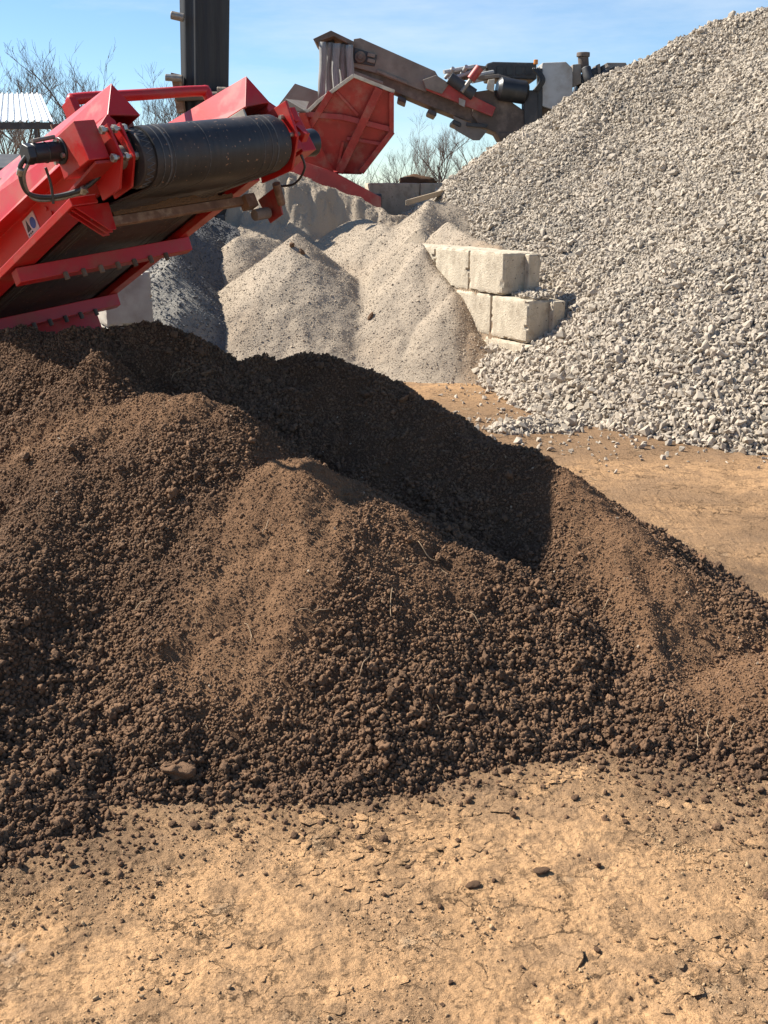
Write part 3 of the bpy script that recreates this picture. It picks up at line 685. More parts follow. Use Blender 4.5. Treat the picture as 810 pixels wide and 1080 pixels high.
hoodB = [(.10, .76), (-.20, .50), (-.185, .485), (.10, .735), (.285, .43), (.30, .44)]
sideA = [(-.10, .305), (-.23, .20), (-.11, .20), (-.11, -.03), (-.06, -.03), (-.06, .23), (-.06, .26)]
sideB = [(-.20, .505), (-.27, .26), (-.11, .26), (-.11, -.03), (-.06, -.03), (-.06, .30), (-.16, .46)]
flg = [(-.10, -.02), (-.30, -.02), (-.30, -.078), (-.10, -.078)]
flr = [(DL+.04, -.035), (DL+.16, -.035), (DL+.16, -.085), (DL+.04, -.085)]
for f in (lambda p: p, mir):
    h = loft('hood_panel', [(0, f(hoodA)), (1.8, f(hoodB)), (LEN, f(hoodB))], 'red', .004)
    MB().slab([Lc(-.003, l, n) for l, n in f([(.02, .50), (-.10, .298), (.14, .278)])], Lc(.02, 0, 0)).build('hood_end_plate', M['red'], h, .003)
    loft('side_beam', [(.0, f(sideA)), (1.8, f(sideB)), (LEN, f(sideB))], 'red', .005)
    loft('underside_shade_strip', [(.3, f([(-.058, -.02), (.14, -.02), (.14, -.008), (-.058, -.008)])), (LEN, f([(-.058, -.02), (.14, -.02), (.14, -.008), (-.058, -.008)]))], 'black', 0)  # black strips added as painted shade in the gap between web and belt
    loft('bottom_flange', [(.46, f(flg) if f(flg) == flg else flr), (LEN, f(flg) if f(flg) == flg else flr)], 'red', .006)
loft('wear_strip', [(.02, [(DL-.150, .275), (DL-.135, .275), (DL-.135, .20), (DL-.150, .20)]), (1.8, [(DL-.31, .44), (DL-.295, .44), (DL-.295, .36), (DL-.31, .36)])], 'cream', .003)
# drum and belt
dr = MB().cyl(Lc(0, -.085, 0), Lc(0, DL, 0), .178, 48).build('head_drum', M['belt'], conv, .01, 'auto')
mb = MB()
for k in range(26):
    a0 = k/26*2*math.pi; a1 = (k+.5)/26*2*math.pi; a2 = (k+1)/26*2*math.pi
    P0, P1, P2 = [Lc(.1795*math.cos(a), l, .1795*math.sin(a)) for a, l in ((a0, -.07), (a1, -.012), (a2, -.07))]
    mb.tube([P0, P1], .0028, 4); mb.tube([P1, P2], .0028, 4)
mb.build('drum_lagging', M['belt_line'], dr)
def loop(off, l0, l1, th):
    ang = [math.pi/2+math.pi*k/24 for k in range(25)]
    def path(r): return [(LEN, r)]+[(r*math.cos(a), r*math.sin(a)) for a in ang]+[(.06, -r+.008), (.72, -.045-(r-.194)), (LEN, -.045-(r-.194))]
    outer, inner = path(.194+off), path(.194+off-th)
    bm = MB(); n = len(outer)
    vs = [Lc(s_, l0, z) for s_, z in outer]+[Lc(s_, l1, z) for s_, z in outer]+[Lc(s_, l0, z) for s_, z in inner]+[Lc(s_, l1, z) for s_, z in inner]; fs = []
    for k in range(n-1):
        fs += [(k, k+1, n+k+1, n+k), (2*n+k, 3*n+k, 3*n+k+1, 2*n+k+1), (k, 2*n+k, 2*n+k+1, k+1), (n+k, n+k+1, 3*n+k+1, 3*n+k)]
    return bm.faces(vs, fs)
belt = loop(0, .0, DL-.05, .012).build('belt', M['belt'], conv, 0, 'auto')
for l0, wd in ((.05, .006), (.10, .012), (.135, .004), (DL-.15, .009), (DL-.20, .005)):
    loop(.0025, l0, l0+wd, .004).build('belt_scuff_line', M['belt_line'], belt, 0, 'auto')
for l0 in (.42, .9): loop(.0017, l0, l0+.004, .003).build('belt_scuff_line', M['belt_line'], belt, 0, 'auto')
# scraper and cross members
mb = MB().box(Lc(.52, DL/2-.04, -.20), (.05, DL+.02, .062)); sc = mb.build('scraper_bar', M['rust'], conv, .006)
xs_ = np.linspace(.0, DL-.12, 60); zs = [.018+.05*max(0, vnoise(np.array([q*6.]), np.array([1.5]), 3)[0]-.35)+.02*vnoise(np.array([q*31.]), np.array([4.5]), 5)[0] for q in xs_]
MB().slab([Lc(.495, xs_[0], -.165)]+[Lc(.495, q, -.163+z) for q, z in zip(xs_, zs)]+[Lc(.495, xs_[-1], -.165)], Lc(.04, 0, 0)).build('caked_soil', M['soil'], sc, .004)
MB().box(Lc(.52, -.10, -.13), (.07, .14, .08)).build('scraper_mount', M['steel'], conv, .006)
MB().box(Lc(.50, DL+.0, -.22), (.09, .10, .10)).build('scraper_mount', M['rust'], conv, .006)
for s, hh in ((1.55, .12), (2.85, .12), (3.3, .22), (4.4, .13), (5.8, .13), (7.2, .13)):
    cmm = MB().prism([Lc(-.05, 0, -.088), Lc(.05, 0, -.088), Lc(.06, 0, -.075-hh), Lc(-.03, 0, -.075-hh)], Lc(s, -.27, 0), Lc(s, DL+.14, 0)).build('cross_member', M['red'], conv, .005)
    if s < 3:
        for k in range(7):
            MB().cyl(Lc(s-.035, .10+k*.155, -.075-hh+.012), Lc(s-.035, .10+k*.155, -.075-hh-.045), .020, 10).build('bolt_lug', M['grime'], cmm, .003)
# bearing / motor box on the near side
box = MB().prism([Lc(-.06, 0, .25), Lc(.24, 0, .27), Lc(.28, 0, .03), Lc(-.06, 0, .0)], Lc(0, -.40, 0), Lc(0, -.25, 0)).build('motor_box', M['red'], conv, .006)
for l0 in (-.22, -.13):
    MB().prism([Lc(-.12, 0, .19), Lc(.22, 0, .22), Lc(.24, 0, -.15), Lc(.02, 0, -.17), Lc(-.13, 0, -.03)], Lc(0, l0, 0), Lc(0, l0+.016, 0)).build('bearing_plate', M['red'], conv, .003)
for n0 in (.16, -.02):
    bo = MB().cyl(Lc(-.10, -.27, n0), Lc(-.10, -.10, n0), .013, 12).build('tension_bolt', M['zinc'], conv, 0, 'auto')
    for l0 in (-.27, -.18, -.11): MB().cyl(Lc(-.10, l0, n0), Lc(-.10, l0+.025, n0), .027, 6).build('nut', M['zinc'], bo, .002)
MB().cyl(Lc(0, -.20, .02), Lc(0, -.086, .02), .075, 20).build('bearing_housing', M['steel'], conv, .006, 'auto')
MB().box(Lc(-.06, -.11, .06), (.09, .04, .12)).build('bearing_block', M['black'], conv, .005)
def Lm(s_, l, n): return Lc(s_+.03, l-.03, n+.14)
mo = MB().cyl(Lm(.16, -.34, .04), Lm(.16, -.57, .04), .060, 24).cyl(Lm(.16, -.57, .04), Lm(.16, -.62, .04), .066, 6).cyl(Lm(.16, -.47, .04), Lm(.16, -.485, .04), .064, 24).cyl(Lm(.16, -.355, .04), Lm(.16, -.385, .04), .082, 24).build('hydraulic_motor', M['black'], conv, .006, 'auto')
MB().cyl(Lm(.12, -.56, .10), Lm(.12, -.40, .115), .013, 10).build('oil_line', M['steel'], mo, 0, 'auto')
for k in range(4):
    MB().cyl(Lm(.16+.07*math.cos(k*1.57+.8), -.392, .04+.07*math.sin(k*1.57+.8)), Lm(.16+.07*math.cos(k*1.57+.8), -.41, .04+.07*math.sin(k*1.57+.8)), .016, 6).build('bolt', M['zinc'], mo)
def bez(pts, n=24):
    pts = [Vector(p) for p in pts]; out = []
    P = [pts[0]]+pts+[pts[-1]]
    for i in range(1, len(P)-2):
        for k in range(n):
            t = k/n; a, b, c, d = P[i-1], P[i], P[i+1], P[i+2]
            out.append(.5*((2*b)+(-a+c)*t+(2*a-5*b+4*c-d)*t*t+(-a+3*b-3*c+d)*t**3))
    out.append(pts[-1]); return out
MB().tube(bez([Lm(.17, -.61, .03), Lm(.24, -.645, -.02), Lm(.33, -.60, -.13), Lm(.32, -.46, -.18), Lm(.20, -.30, -.20), Lm(.12, -.2, -.16)]), 0.015, 10).build('hydraulic_hose', M['rubber_hose'], conv, 0, True)
MB().tube(bez([Lm(.15, -.60, .0), Lm(.25, -.63, -.06), Lm(.35, -.57, -.16), Lm(.33, -.42, -.195), Lm(.2, -.27, -.22)]), 0.011, 10).build('hydraulic_hose', M['steel'], conv, 0, True)
MB().tube(bez([Lm(.22, -.48, -.03), Lm(.27, -.46, -.12), Lm(.33, -.46, -.22)]), .009, 8).build('hydraulic_hose', M['rubber_hose'], conv, 0, True)
for p_ in (Lm(.24, -.645, -.02), Lm(.20, -.30, -.20)): MB().cyl(p_-Vector((.02, 0, 0)), p_+Vector((.02, .0, -.02)), .022, 8).build('hose_fitting', M['zinc'], conv, .002)
# dirty lower plate under the motor box
MB().prism([Lc(-.05, 0, -.005), Lc(.40, 0, -.02), Lc(.40, 0, -.04), Lc(-.05, 0, -.025)], Lc(0, -.36, 0), Lc(0, -.10, 0)).build('motor_shelf', M['red_dusty'], conv, .003)
# gusset fins near the scraper
for k in range(3):
    MB().slab([Lc(.47+k*.05, -.28, -.08), Lc(.47+k*.05, -.02, -.08), Lc(.46+k*.05, -.05, -.27), Lc(.46+k*.05, -.10, -.27)], Lc(.012, 0, 0)).build('gusset', M['red'], conv, .002)
# safety decal on the web
dc = MB().box(Lc(1.34, -.1135, .15), (.19, .006, .13)).build('warning_decal', M['sticker'], conv)
MB().cyl(Lc(1.30, -.1185, .15), Lc(1.30, -.116, .15), .040, 24).build('decal_disc', M['sticker_blue'], dc)
MB().slab([Lc(1.38, -.1185, .20), Lc(1.415, -.1185, .12), Lc(1.35, -.1185, .12)], Lc(0, .0025, 0)).build('decal_triangle', M['sticker_black'], dc)
for q in range(3): MB().box(Lc(1.35+.03*q, -.1175, .102), (.018, .002, .012)).build('decal_line', M['sticker_black'], dc)
for s, n0 in ((1.06, .15), (1.02, .10), (1.08, .07), (1.1, .02)):
    MB().cyl(Lc(s, -.10, n0), Lc(s, -.124, n0), .014, 6).build('bolt', M['red'], conv)
for s, l, n0 in ((.18, -.02, .425), (1.6, -.04, .60), (2.6, -.04, .61)): MB().cyl(Lc(s, l+.02, n0-.015), Lc(s, l-.015, n0+.01), .016, 8).build('bolt', M['zinc'], conv)
# guard rail arch behind the drum
MB().tube(bez([Lc(.75, .22, .50), Lc(.75, .22, .74), Lc(.75, .27, .775), Lc(.75, .8, .775), Lc(.75, 1.36, .775), Lc(.75, 1.42, .74), Lc(.75, 1.42, .42)], 8), .040, 10).build('guard_rail', M['red'], conv, 0, True)
MB().box(Lc(.75, .19, .68), (.13, .05, .16)).build('rail_bracket', M['red'], conv, .004)
MB().box(Lc(.75, 1.33, .45), (.10, .22, .04)).build('rail_bracket', M['red'], conv, .004)
MB().slab([Lc(1.3, .35, .25), Lc(1.3, DL-.1, .25), Lc(1.3, DL-.1, .86), Lc(1.3, .35, .86)], Lc(.02, 0, 0)).build('cross_plate', M['rust'], conv, .004)
MB().tube(bez([Lc(1.25, .55, .50), Lc(1.25, .62, .76), Lc(1.25, .72, .80), Lc(1.25, .90, .78)], 8), .014, 8).build('grab_handle', M['cream'], conv, 0, True)
# far side bearing bracket
MB().prism([Lc(-.22, 0, .20), Lc(.20, 0, .24), Lc(.32, 0, -.16), Lc(-.02, 0, -.22), Lc(-.20, 0, -.05)], Lc(0, DL+.03, 0), Lc(0, DL+.05, 0)).build('bearing_plate', M['red'], conv, .003)
for q, (s, n0) in enumerate(((-.14, .12), (-.16, -.02), (-.02, .16), (-.04, -.06))):
    bo = MB().cyl(Lc(s, DL+.0, n0), Lc(s, DL+.17, n0), .016, 10).build('tension_bolt', M['zinc'], conv)
    MB().box(Lc(s, DL+.12, n0), (.07, .05, .10), Matrix.Rotation(.5*q, 3, 'Y')).build('clamp_plate', M['red'], bo, .003)
fb = MB().prism([Lc(.0, 0, .22), Lc(.30, 0, .22), Lc(.32, 0, -.10), Lc(-.04, 0, -.10)], Lc(0, DL+.19, 0), Lc(0, DL+.33, 0)).build('motor_box', M['red'], conv, .006)
MB().tube([Lc(.12, DL+.48, .02), Lc(.12, DL+.40, .02), Lc(.12, DL+.36, .02)], [.10, .095, .085], 24).build('hydraulic_motor', M['black'], conv, .004, 'auto')
MB().cyl(Lc(.2, DL+.05, -.22), Lc(.3, DL+.12, -.34), .03, 12).build('roller_bracket', M['rust'], conv)
MB().cyl(Lc(.45, DL-.04, -.34), Lc(.45, DL+.10, -.34), .042, 18).build('return_roller', M['grime'], conv, .004, 'auto')
MB().slab([Lc(.3, DL+.14, -.2), Lc(.55, DL+.14, -.2), Lc(.52, DL+.14, -.40), Lc(.36, DL+.14, -.40)], Lc(0, .015, 0)).build('roller_plate', M['red_dusty'], conv, .003)
MB().tube(bez([Lc(.02, DL+.22, -.10), Lc(.06, DL+.24, -.19), Lc(.2, DL+.22, -.24), Lc(.36, DL+.17, -.18)]), .009, 8).build('hydraulic_hose', M['rubber_hose'], conv, 0, True)

# ------------------------------------------------------------------ BLACK UPRIGHT CONVEYOR behind it
YB = 22.0
bc = empty('upright_conveyor', (0, 0, 0), 'tall black upright belt conveyor with a cross roller and brackets rising out of the frame', 'conveyor')
a0, a1 = at(191, 215, YB), at(237, 215, YB); b0, b1 = at(187, -30, YB-.1), at(241, -30, YB-.1)
top = 6.9
mb = MB(); vs = []; nn_ = 25
for zz_, (xa, xb), yy in ((2.3, (a0.x, a1.x), YB), (top, (b0.x, b1.x), YB-.12)):
    fr_ = [yy+.022*math.cos(q*2*math.pi*4)+.2*(2*q-1)**2 for q in np.linspace(0, 1, nn_)]
    vs += [Vector((xa+(xb-xa)*q, f_, zz_)) for q, f_ in zip(np.linspace(0, 1, nn_), fr_)]+[Vector((xb, yy+.28, zz_)), Vector((xa, yy+.28, zz_))]
m_ = nn_+2
mb.faces(vs, [tuple(range(m_)), tuple(range(2*m_-1, m_-1, -1))]+[(i, m_+i, m_+(i+1) % m_, (i+1) % m_) for i in range(m_)]); mb.build('belt', M['rubber_sheet'], bc, 0, 'auto')
q0, q1 = at(183, 103, YB-.2), at(243, 100, YB-.2); q0 = q0+Vector((.06, 0, 0)); q1 = q1-Vector((.06, 0, 0))
MB().cyl(q0, q1, .07, 14).build('cross_roller', M['grime'], bc, 0, 'auto')
for q, sg in ((q0, -1), (q1, 1)):
    br = MB().slab([q+Vector((-.10, .04, .46 if sg < 0 else .16)), q+Vector((.10, .04, .42 if sg < 0 else .16)), q+Vector((.12, .04, -.25)), q+Vector((-.02 if sg < 0 else .0, .04, -.28))], (0, .24, 0)).build('roller_bracket', M['rust'] if sg < 0 else M['dark'], bc, .01)
    for dz in (.36, .10) if sg < 0 else (.08,):
        MB().cyl(q+Vector((-.18, -.06, dz)), q+Vector((.14, -.06, dz-.02)), .065, 12).build('pivot_pin', M['steel'], br, .005, 'auto')
pp = at(185, 17, YB-.2); MB().cyl(pp+Vector((-.08, 0, .02)), pp+Vector((.16, 0, -.03)), .075, 14).build('pivot_pin', M['steel'], bc, .008, 'auto')
for X in (a0.x+.1, a1.x-.1): MB().box((X, YB+.12, 1.15), (.16, .22, 2.3)).build('support_leg', M['dark'], bc, .01)

# ------------------------------------------------------------------ RED HOPPER behind the sand
hop = empty('feed_hopper', (0, 0, 0), 'dusty red steel feed hopper with ribs and a cream rim behind the sand heap', 'hopper')
YH = 23.6
def front(px, py):            # a tilted panel: lower points stand further back
    return at(px, py, YH+max(0, (py-80)/105)*.75)
pan = [(322, 119), (334, 108), (372, 81), (415, 97), (415, 140), (381, 183), (352, 180), (316, 150)]
fp = MB().slab([front(*p) for p in pan], (0, .05, 0)).build('hopper_wall', M['red_dusty'], hop, .004)
def bar(a, b, wd, dp, name, m, par, Yo=0, cap=None):
    A, B = front(*a), front(*b); A.y -= Yo; B.y -= Yo
    d = (B-A).normalized(); s = d.cross(Vector((0, 1, 0))).normalized()*wd/2; o = Vector((0, -dp, 0))
    return MB().slab([A-s, A+s, A+s+o, A-s+o], B-A).build(name, M[m], par, .006)
bar((400, 94), (358, 182), .17, .16, 'main_rib', 'red_dusty', hop)
bar((349, 98), (327, 134), .13, .12, 'side_rib', 'red_dusty', hop)
bar((316, 120), (362, 124), .11, .10, 'cross_rib', 'red_dusty', hop); bar((362, 124), (413, 137), .11, .10, 'cross_rib', 'red_dusty', hop)
bar((414, 139), (381, 182), .12, .14, 'edge_rib', 'red_dusty', hop); bar((413, 98), (413, 140), .10, .12, 'edge_rib', 'red_dusty', hop)
bar((355, 97), (378, 122), .05, .05, 'brace', 'red_dusty', hop); bar((366, 146), (402, 152), .07, .07, 'brace', 'red_dusty', hop); bar((362, 150), (356, 178), .06, .08, 'brace', 'red_dusty', hop)
rim = [(290, 117), (326, 117), (336, 107), (373, 80), (416, 97)]
for a, b in zip(rim[:-1], rim[1:]): bar(a, b, .07, .10, 'rim', 'cream', hop, -.02)
# far wall and the sloped end of the bin
fw = [at(289, 117, YH+2.2), at(311, 88, YH+2.2), at(337, 97, YH+2.2), at(337, 120, YH+2.2)]
MB().slab(fw, (0, .05, 0)).build('far_wall', M['beige'], hop, .004)
MB().slab([at(290, 117, YH), at(300, 104, YH), at(326, 107, YH+2.15), at(322, 117, YH+.1)], (0, .03, -.03)).build('end_wall', M['beige'], hop)
lowp = [at(292, 119, YH+.03), at(322, 119, YH+.03), at(330, 140, YH+.3), at(352, 181, YH+.6), at(300, 180, YH+.6)]
MB().slab(lowp, (0, .05, 0)).build('lower_wall', M['red_dusty'], hop, .004)
# floor / back of the bin so that it is a real bin
MB().slab([at(318, 182, YH+.7), at(381, 184, YH+.7), at(415, 140, YH+2.6), at(415, 99, YH+2.7), at(330, 120, YH+2.6)], (0, .05, 0)).build('bin_back', M['red_dusty'], hop)
bm_ = [(296, 166), (322, 171), (354, 182), (402, 208), (402, 222), (352, 200), (320, 188), (296, 182)]
MB().slab([at(px, py, YH-.35) for px, py in bm_], (0, .3, 0)).build('chassis_beam', M['red_dusty'], hop, .012)
A = at(345, 190, YH+.6)
MB().box((A.x, YH+.9, 1.9), (2.4, 1.6, 1.6)).build('chassis', M['dark'], hop, .02)
for dy in (-.5, .9): MB().box((A.x, YH+.75+dy, .5), (3.4, .5, 1.0)).build('crawler_track', M['dark'], hop, .2, seg=4)

# ------------------------------------------------------------------ CRUSHER with discharge boom
cr_ = empty('crusher', (0, 0, 0), 'dusty mobile stone crusher with a long beige discharge boom above the gravel heap', 'crusher')
YC = 25.2
def sl(name, pts, m, Y=YC, T=.1, bevel=.012, par=None): return MB().slab([at(px, py, Y) for px, py in pts], (0, T, 0)).build(name, M[m], par or cr_, bevel)
sl('boom_side', [(373, 41), (380, 40), (459, 75), (463, 82), (449, 97), (396, 77), (371, 70)], 'boom', YC, .10)
sl('boom_side', [(373, 41), (380, 40), (459, 75), (463, 82), (449, 97), (396, 77), (371, 70)], 'boom', YC+1.2, .10)
sl('boom_belt', [(360, 45), (378, 44), (459, 79), (459, 84), (378, 50), (360, 50)], 'belt', YC+.12, 1.06)
sl('boom_underframe', [(371, 66), (396, 72), (449, 92), (480, 100), (507, 118), (507, 133), (446, 109), (396, 88), (374, 80)], 'grime', YC+.11, 1.05)
sl('under_bar', [(372, 74), (404, 86), (404, 89), (372, 78)], 'boom', YC-.08, .08); 
for px in (388, 420, 452, 478): sl('return_roller', [(px, 79+(px-372)*.44), (px+9, 83+(px-372)*.44), (px+8, 88+(px-372)*.44), (px-1, 84+(px-372)*.44)], 'dark', YC-.05, 1.25, .03)
sl('boom_stiffener', [(398, 73), (430, 86), (429, 89), (397, 76)], 'boom', YC-.05, .05)
# head: pulley window, hood plate, rubber skirts
hw = sl('pulley_mount', [(374, 50), (398, 58), (395, 70), (372, 66)], 'dark', YC-.03, .05)
c0 = at(380, 60, YC-.12); MB().cyl(c0, c0+Vector((0, .12, 0)), .12, 20).cyl(c0-Vector((0, .05, 0)), c0, .06, 16).build('head_bearing', M['grime'], cr_, .008, 'auto')
for a, b in ((58, 55), (64, 61)): sl('tension_block', [(388, b), (396, b+2), (395, b+6), (387, b+4)], 'boom', YC-.07, .05)
sl('head_hood', [(330, 41), (349, 32), (374, 44), (373, 49), (352, 38), (333, 45)], 'grime', YC-.15, 1.5, .01)
sl('hood_bracket', [(338, 42), (352, 37), (352, 48), (338, 50)], 'dark', YC+.3, .6)
for k in range(5):
    x0 = 336+k*7.3; n = 6
    top_ = 44+(.8*k); bot = 104-2.6*k
    mb = MB(); vs = []
    for j in range(9):
        y = top_+(bot-top_)*j/8
        for i in range(5):
            p = at(x0+7.8*i/4+.8*math.sin(j*.7+k), y, YC-.15+.16*(k % 2)-.05*math.sin(i/4*math.pi)*(1+.5*math.sin(k*2+j*.5)))
            vs.append(p)
    vb = [v+Vector((0, .03, 0)) for v in vs]; fs = []
    for j in range(8):
        for i in range(4):
            q = j*5+i; fs.append((q, q+1, q+6, q+5)); fs.append((45+q, 45+q+5, 45+q+6, 45+q+1))
    ed = [(i, i+1) for i in range(4)]+[(j*5+4, j*5+9) for j in range(8)]+[(44-i, 43-i) for i in range(4)]+[(40-j*5, 35-j*5) for j in range(8)]
    fs += [(b, a, a+45, b+45) for a, b in ed]
    mb.faces(vs+vb, fs).build('rubber_skirt', M['skirt'], cr_, 0, True)
sl('skirt_backing', [(345, 50), (372, 52), (371, 94), (346, 98)], 'dark', YC+.5, .03, 0)
# red tail of the boom and its rams
sl('red_arm', [(446, 84), (462, 83), (523, 113), (519, 123), (450, 95)], 'red_dusty', YC-.14, .12)
sl('arm_bracket', [(446, 84), (460, 79), (474, 88), (466, 99), (449, 93)], 'boom', YC-.18, .05)
sl('arm_plate', [(484, 103), (491, 106), (490, 113), (484, 110)], 'panel', YC-.17, .03, .004)
A, B = at(487, 97, YC-.3), at(506, 71, YC-.3)
MB().cyl(A, A+(B-A)*.55, .05, 14).build('ram_rod', M['steel'], cr_, 0, 'auto'); MB().cyl(A+(B-A)*.5, B, .10, 14).build('ram_barrel', M['red_dusty'], cr_, .01, 'auto')
A, B = at(474, 82, YC-.2), at(500, 100, YC-.2); MB().cyl(A, B, .13, 14).build('idler_roller', M['dark'], cr_, .01, 'auto')
for (a, b) in (((468, 76), (500, 70)), ((473, 84), (503, 74)), ((478, 72), (470, 82)), ((492, 70), (486, 80)), ((500, 80), (520, 76)), ((498, 86), (516, 82))):
    MB().cyl(at(*a, YC-.1), at(*b, YC+.2), .045, 10).build('catwalk_tube', M['panel'], cr_, 0, 'auto')
sl('catwalk_deck', [(472, 74), (500, 68), (514, 70), (496, 82), (478, 84)], 'grime', YC+.25, .5)
sl('feed_box', [(500, 97), (520, 94), (556, 119), (556, 151), (541, 152), (524, 140), (508, 134), (498, 122)], 'grime', YC+.02, 1.2)
sl('belly_plate', [(523, 139), (556, 139), (556, 152), (540, 155), (528, 148)], 'grime', YC-.03, 1.0, .04)
sl('hanging_plate', [(478, 122), (514, 138), (506, 148), (499, 148), (480, 137)], 'boom', YC-.02, .06)
sl('hanging_chain', [(492, 129), (515, 131), (513, 135), (492, 133)], 'dark', YC-.08, .06)
sl('engine_cover', [(513, 67), (520, 65), (566, 66), (566, 84), (516, 82)], 'dark', YC+.3, 1.4, .03)
for k in range(4): sl('cover_louvre', [(524+k*10, 70), (531+k*10, 70), (531+k*10, 79), (524+k*10, 79)], 'black', YC+.28, .02, .003)
sl('catwalk_rail', [(496, 81), (526, 78), (556, 88), (556, 92), (525, 82), (497, 85)], 'boom', YC-.05, .3)
mb = MB(); A, B = at(524, 93, YC-.1), at(556, 98, YC+.0); mb.tube([A, A+(B-A)*.1, A+(B-A)*.9, B], [.17, .25, .25, .18], 20); mb.build('air_tank', M['black'], cr_, 0, 'auto')
sl('tank_bracket', [(515, 84), (522, 83), (521, 97), (513, 94)], 'cream', YC-.16, .05)
sl('support_column', [(553, 95), (571, 95), (571, 142), (553, 150)], 'dark', YC-.1, .5, .02)
sl('column_stripe', [(567, 72), (572, 72), (572, 140), (568, 142)], 'black', YC-.13, .2)
for k in range(3): MB().tube(bez([at(562+k*2, 72, YC-.2), at(570+k*2, 84, YC-.25), at(563+k*2, 96, YC-.2)], 8), .03, 8).build('cable', M['black'], cr_, 0, True)
c0 = at(565, 68, YC-.1); MB().cyl(c0, c0+Vector((0, 0, .1)), .05, 12).build('beacon', mat('amber_lens', (.55, .2, .03), rough=.3), cr_, .01)
sl('control_cabinet', [(572, 66), (597, 65), (604, 72), (604, 102), (594, 113), (584, 116), (572, 112)], 'panel', YC-.12, .9, .02)
sl('machine_frame', [(571, 100), (700, 90), (700, 170), (560, 170)], 'grime', YC+.1, 1.6, .03)
sl('side_plate', [(604, 68), (613, 67), (613, 88), (604, 92)], 'beige', YC+.1, .5)
sl('engine', [(616, 76), (630, 70), (648, 72), (660, 82), (640, 96), (610, 96)], 'dark', YC+.1, .9, .05)
c0 = at(616, 76, YC+.2); c1 = at(615, 60, YC+.2); MB().cyl(c0, c1, .12, 16).cyl(c1, c1+Vector((0, 0, .09)), .15, 16).build('exhaust_stack', M['grime'], cr_, .01, 'auto')
MB().tube(bez([at(618, 72, YC+.1), at(622, 84, YC), at(632, 86, YC), at(640, 76, YC+.1)], 8), .11, 12).build('intake_pipe', M['dark'], cr_, 0, True)
for k in range(4): sl('engine_fin', [(630+k*5, 68+k), (633+k*5, 67+k), (634+k*5, 80+k), (631+k*5, 80+k)], 'black' if k % 2 else 'boom', YC+.05, .6, .01)
sl('rear_plate', [(640, 66), (660, 66), (668, 80), (650, 86)], 'beige', YC+.4, .4)
A = at(620, 150, YC)
MB().box((A.x+.6, YC+1, 1.9), (4.2, 1.4, 1.8)).build('chassis', M['dark'], cr_, .03)
for dy in (0., 1.8): MB().box((A.x+.6, YC+.2+dy, .55), (4.4, .55, 1.1)).build('crawler_track', M['dark'], cr_, .25, seg=4)

# ------------------------------------------------------------------ SHED (far left)
YS = 38.0
sh = empty('open_shed', (0, 0, 0), 'open shed with a white corrugated tin roof on thin posts at the far left', 'shed')
e0, e1 = at(-90, 128, YS), at(56, 127, YS); r1 = at(43, 99, YS+2.6)
mb = MB(); n = 20*6; vs = []
for i in range(n+1):
    X = e0.x+(e1.x-e0.x)*i/n; ph = i % 6; dz = (0, .05, .05, .0, 0, 0)[ph]
    Xt = X-(e1.x-r1.x)*(i/n)
    vs += [Vector((X, YS, e0.z+dz)), Vector((Xt, YS+2.6, r1.z+dz))]
m_ = len(vs); vs += [v-Vector((0, 0, .012)) for v in vs]
fs = []
for i in range(n): a = 2*i; fs += [(a, a+2, a+3, a+1), (m_+a, m_+a+1, m_+a+3, m_+a+2), (a, m_+a, m_+a+2, a+2), (a+1, a+3, m_+a+3, m_+a+1)]
mb.faces(vs, fs).build('roof', M['tin'], sh)
MB().box(((e0.x+e1.x)/2, YS+.1, e0.z-.14), (e1.x-e0.x-.1, .12, .22)).build('eave_beam', M['dark'], sh, .01)
for px, dY in ((39, .1), (41.5, 2.4), (-40, .1), (-38, 2.4)):
    X = at(px, 150, YS+dY).x; MB().box((X, YS+dY, (e0.z-.1)/2+(.4 if dY > 1 else 0)), (.10, .10, e0.z-.1+(.8 if dY > 1 else 0))).build('post', M['dark'], sh, .01)
# low dark building behind the conveyor at the very left
hb = empty('low_hut', (0, 0, 0), 'low dark roofed hut just showing above the red conveyor at the left edge', 'hut')
A = at(-60, 178, 30); B = at(12, 178, 30)
MB().box(((A.x+B.x)/2, 31.5, A.z/2), (B.x-A.x, 3, A.z)).build('wall', M['grime'], hb, .02)
MB().slab([Vector((A.x-.2, 29.8, A.z-.05)), Vector((B.x+.2, 29.8, A.z-.05)), Vector((B.x+.2, 31.5, A.z+.35)), Vector((A.x-.2, 31.5, A.z+.35))], (0, 0, .08)).build('roof', M['dark'], hb, .01)

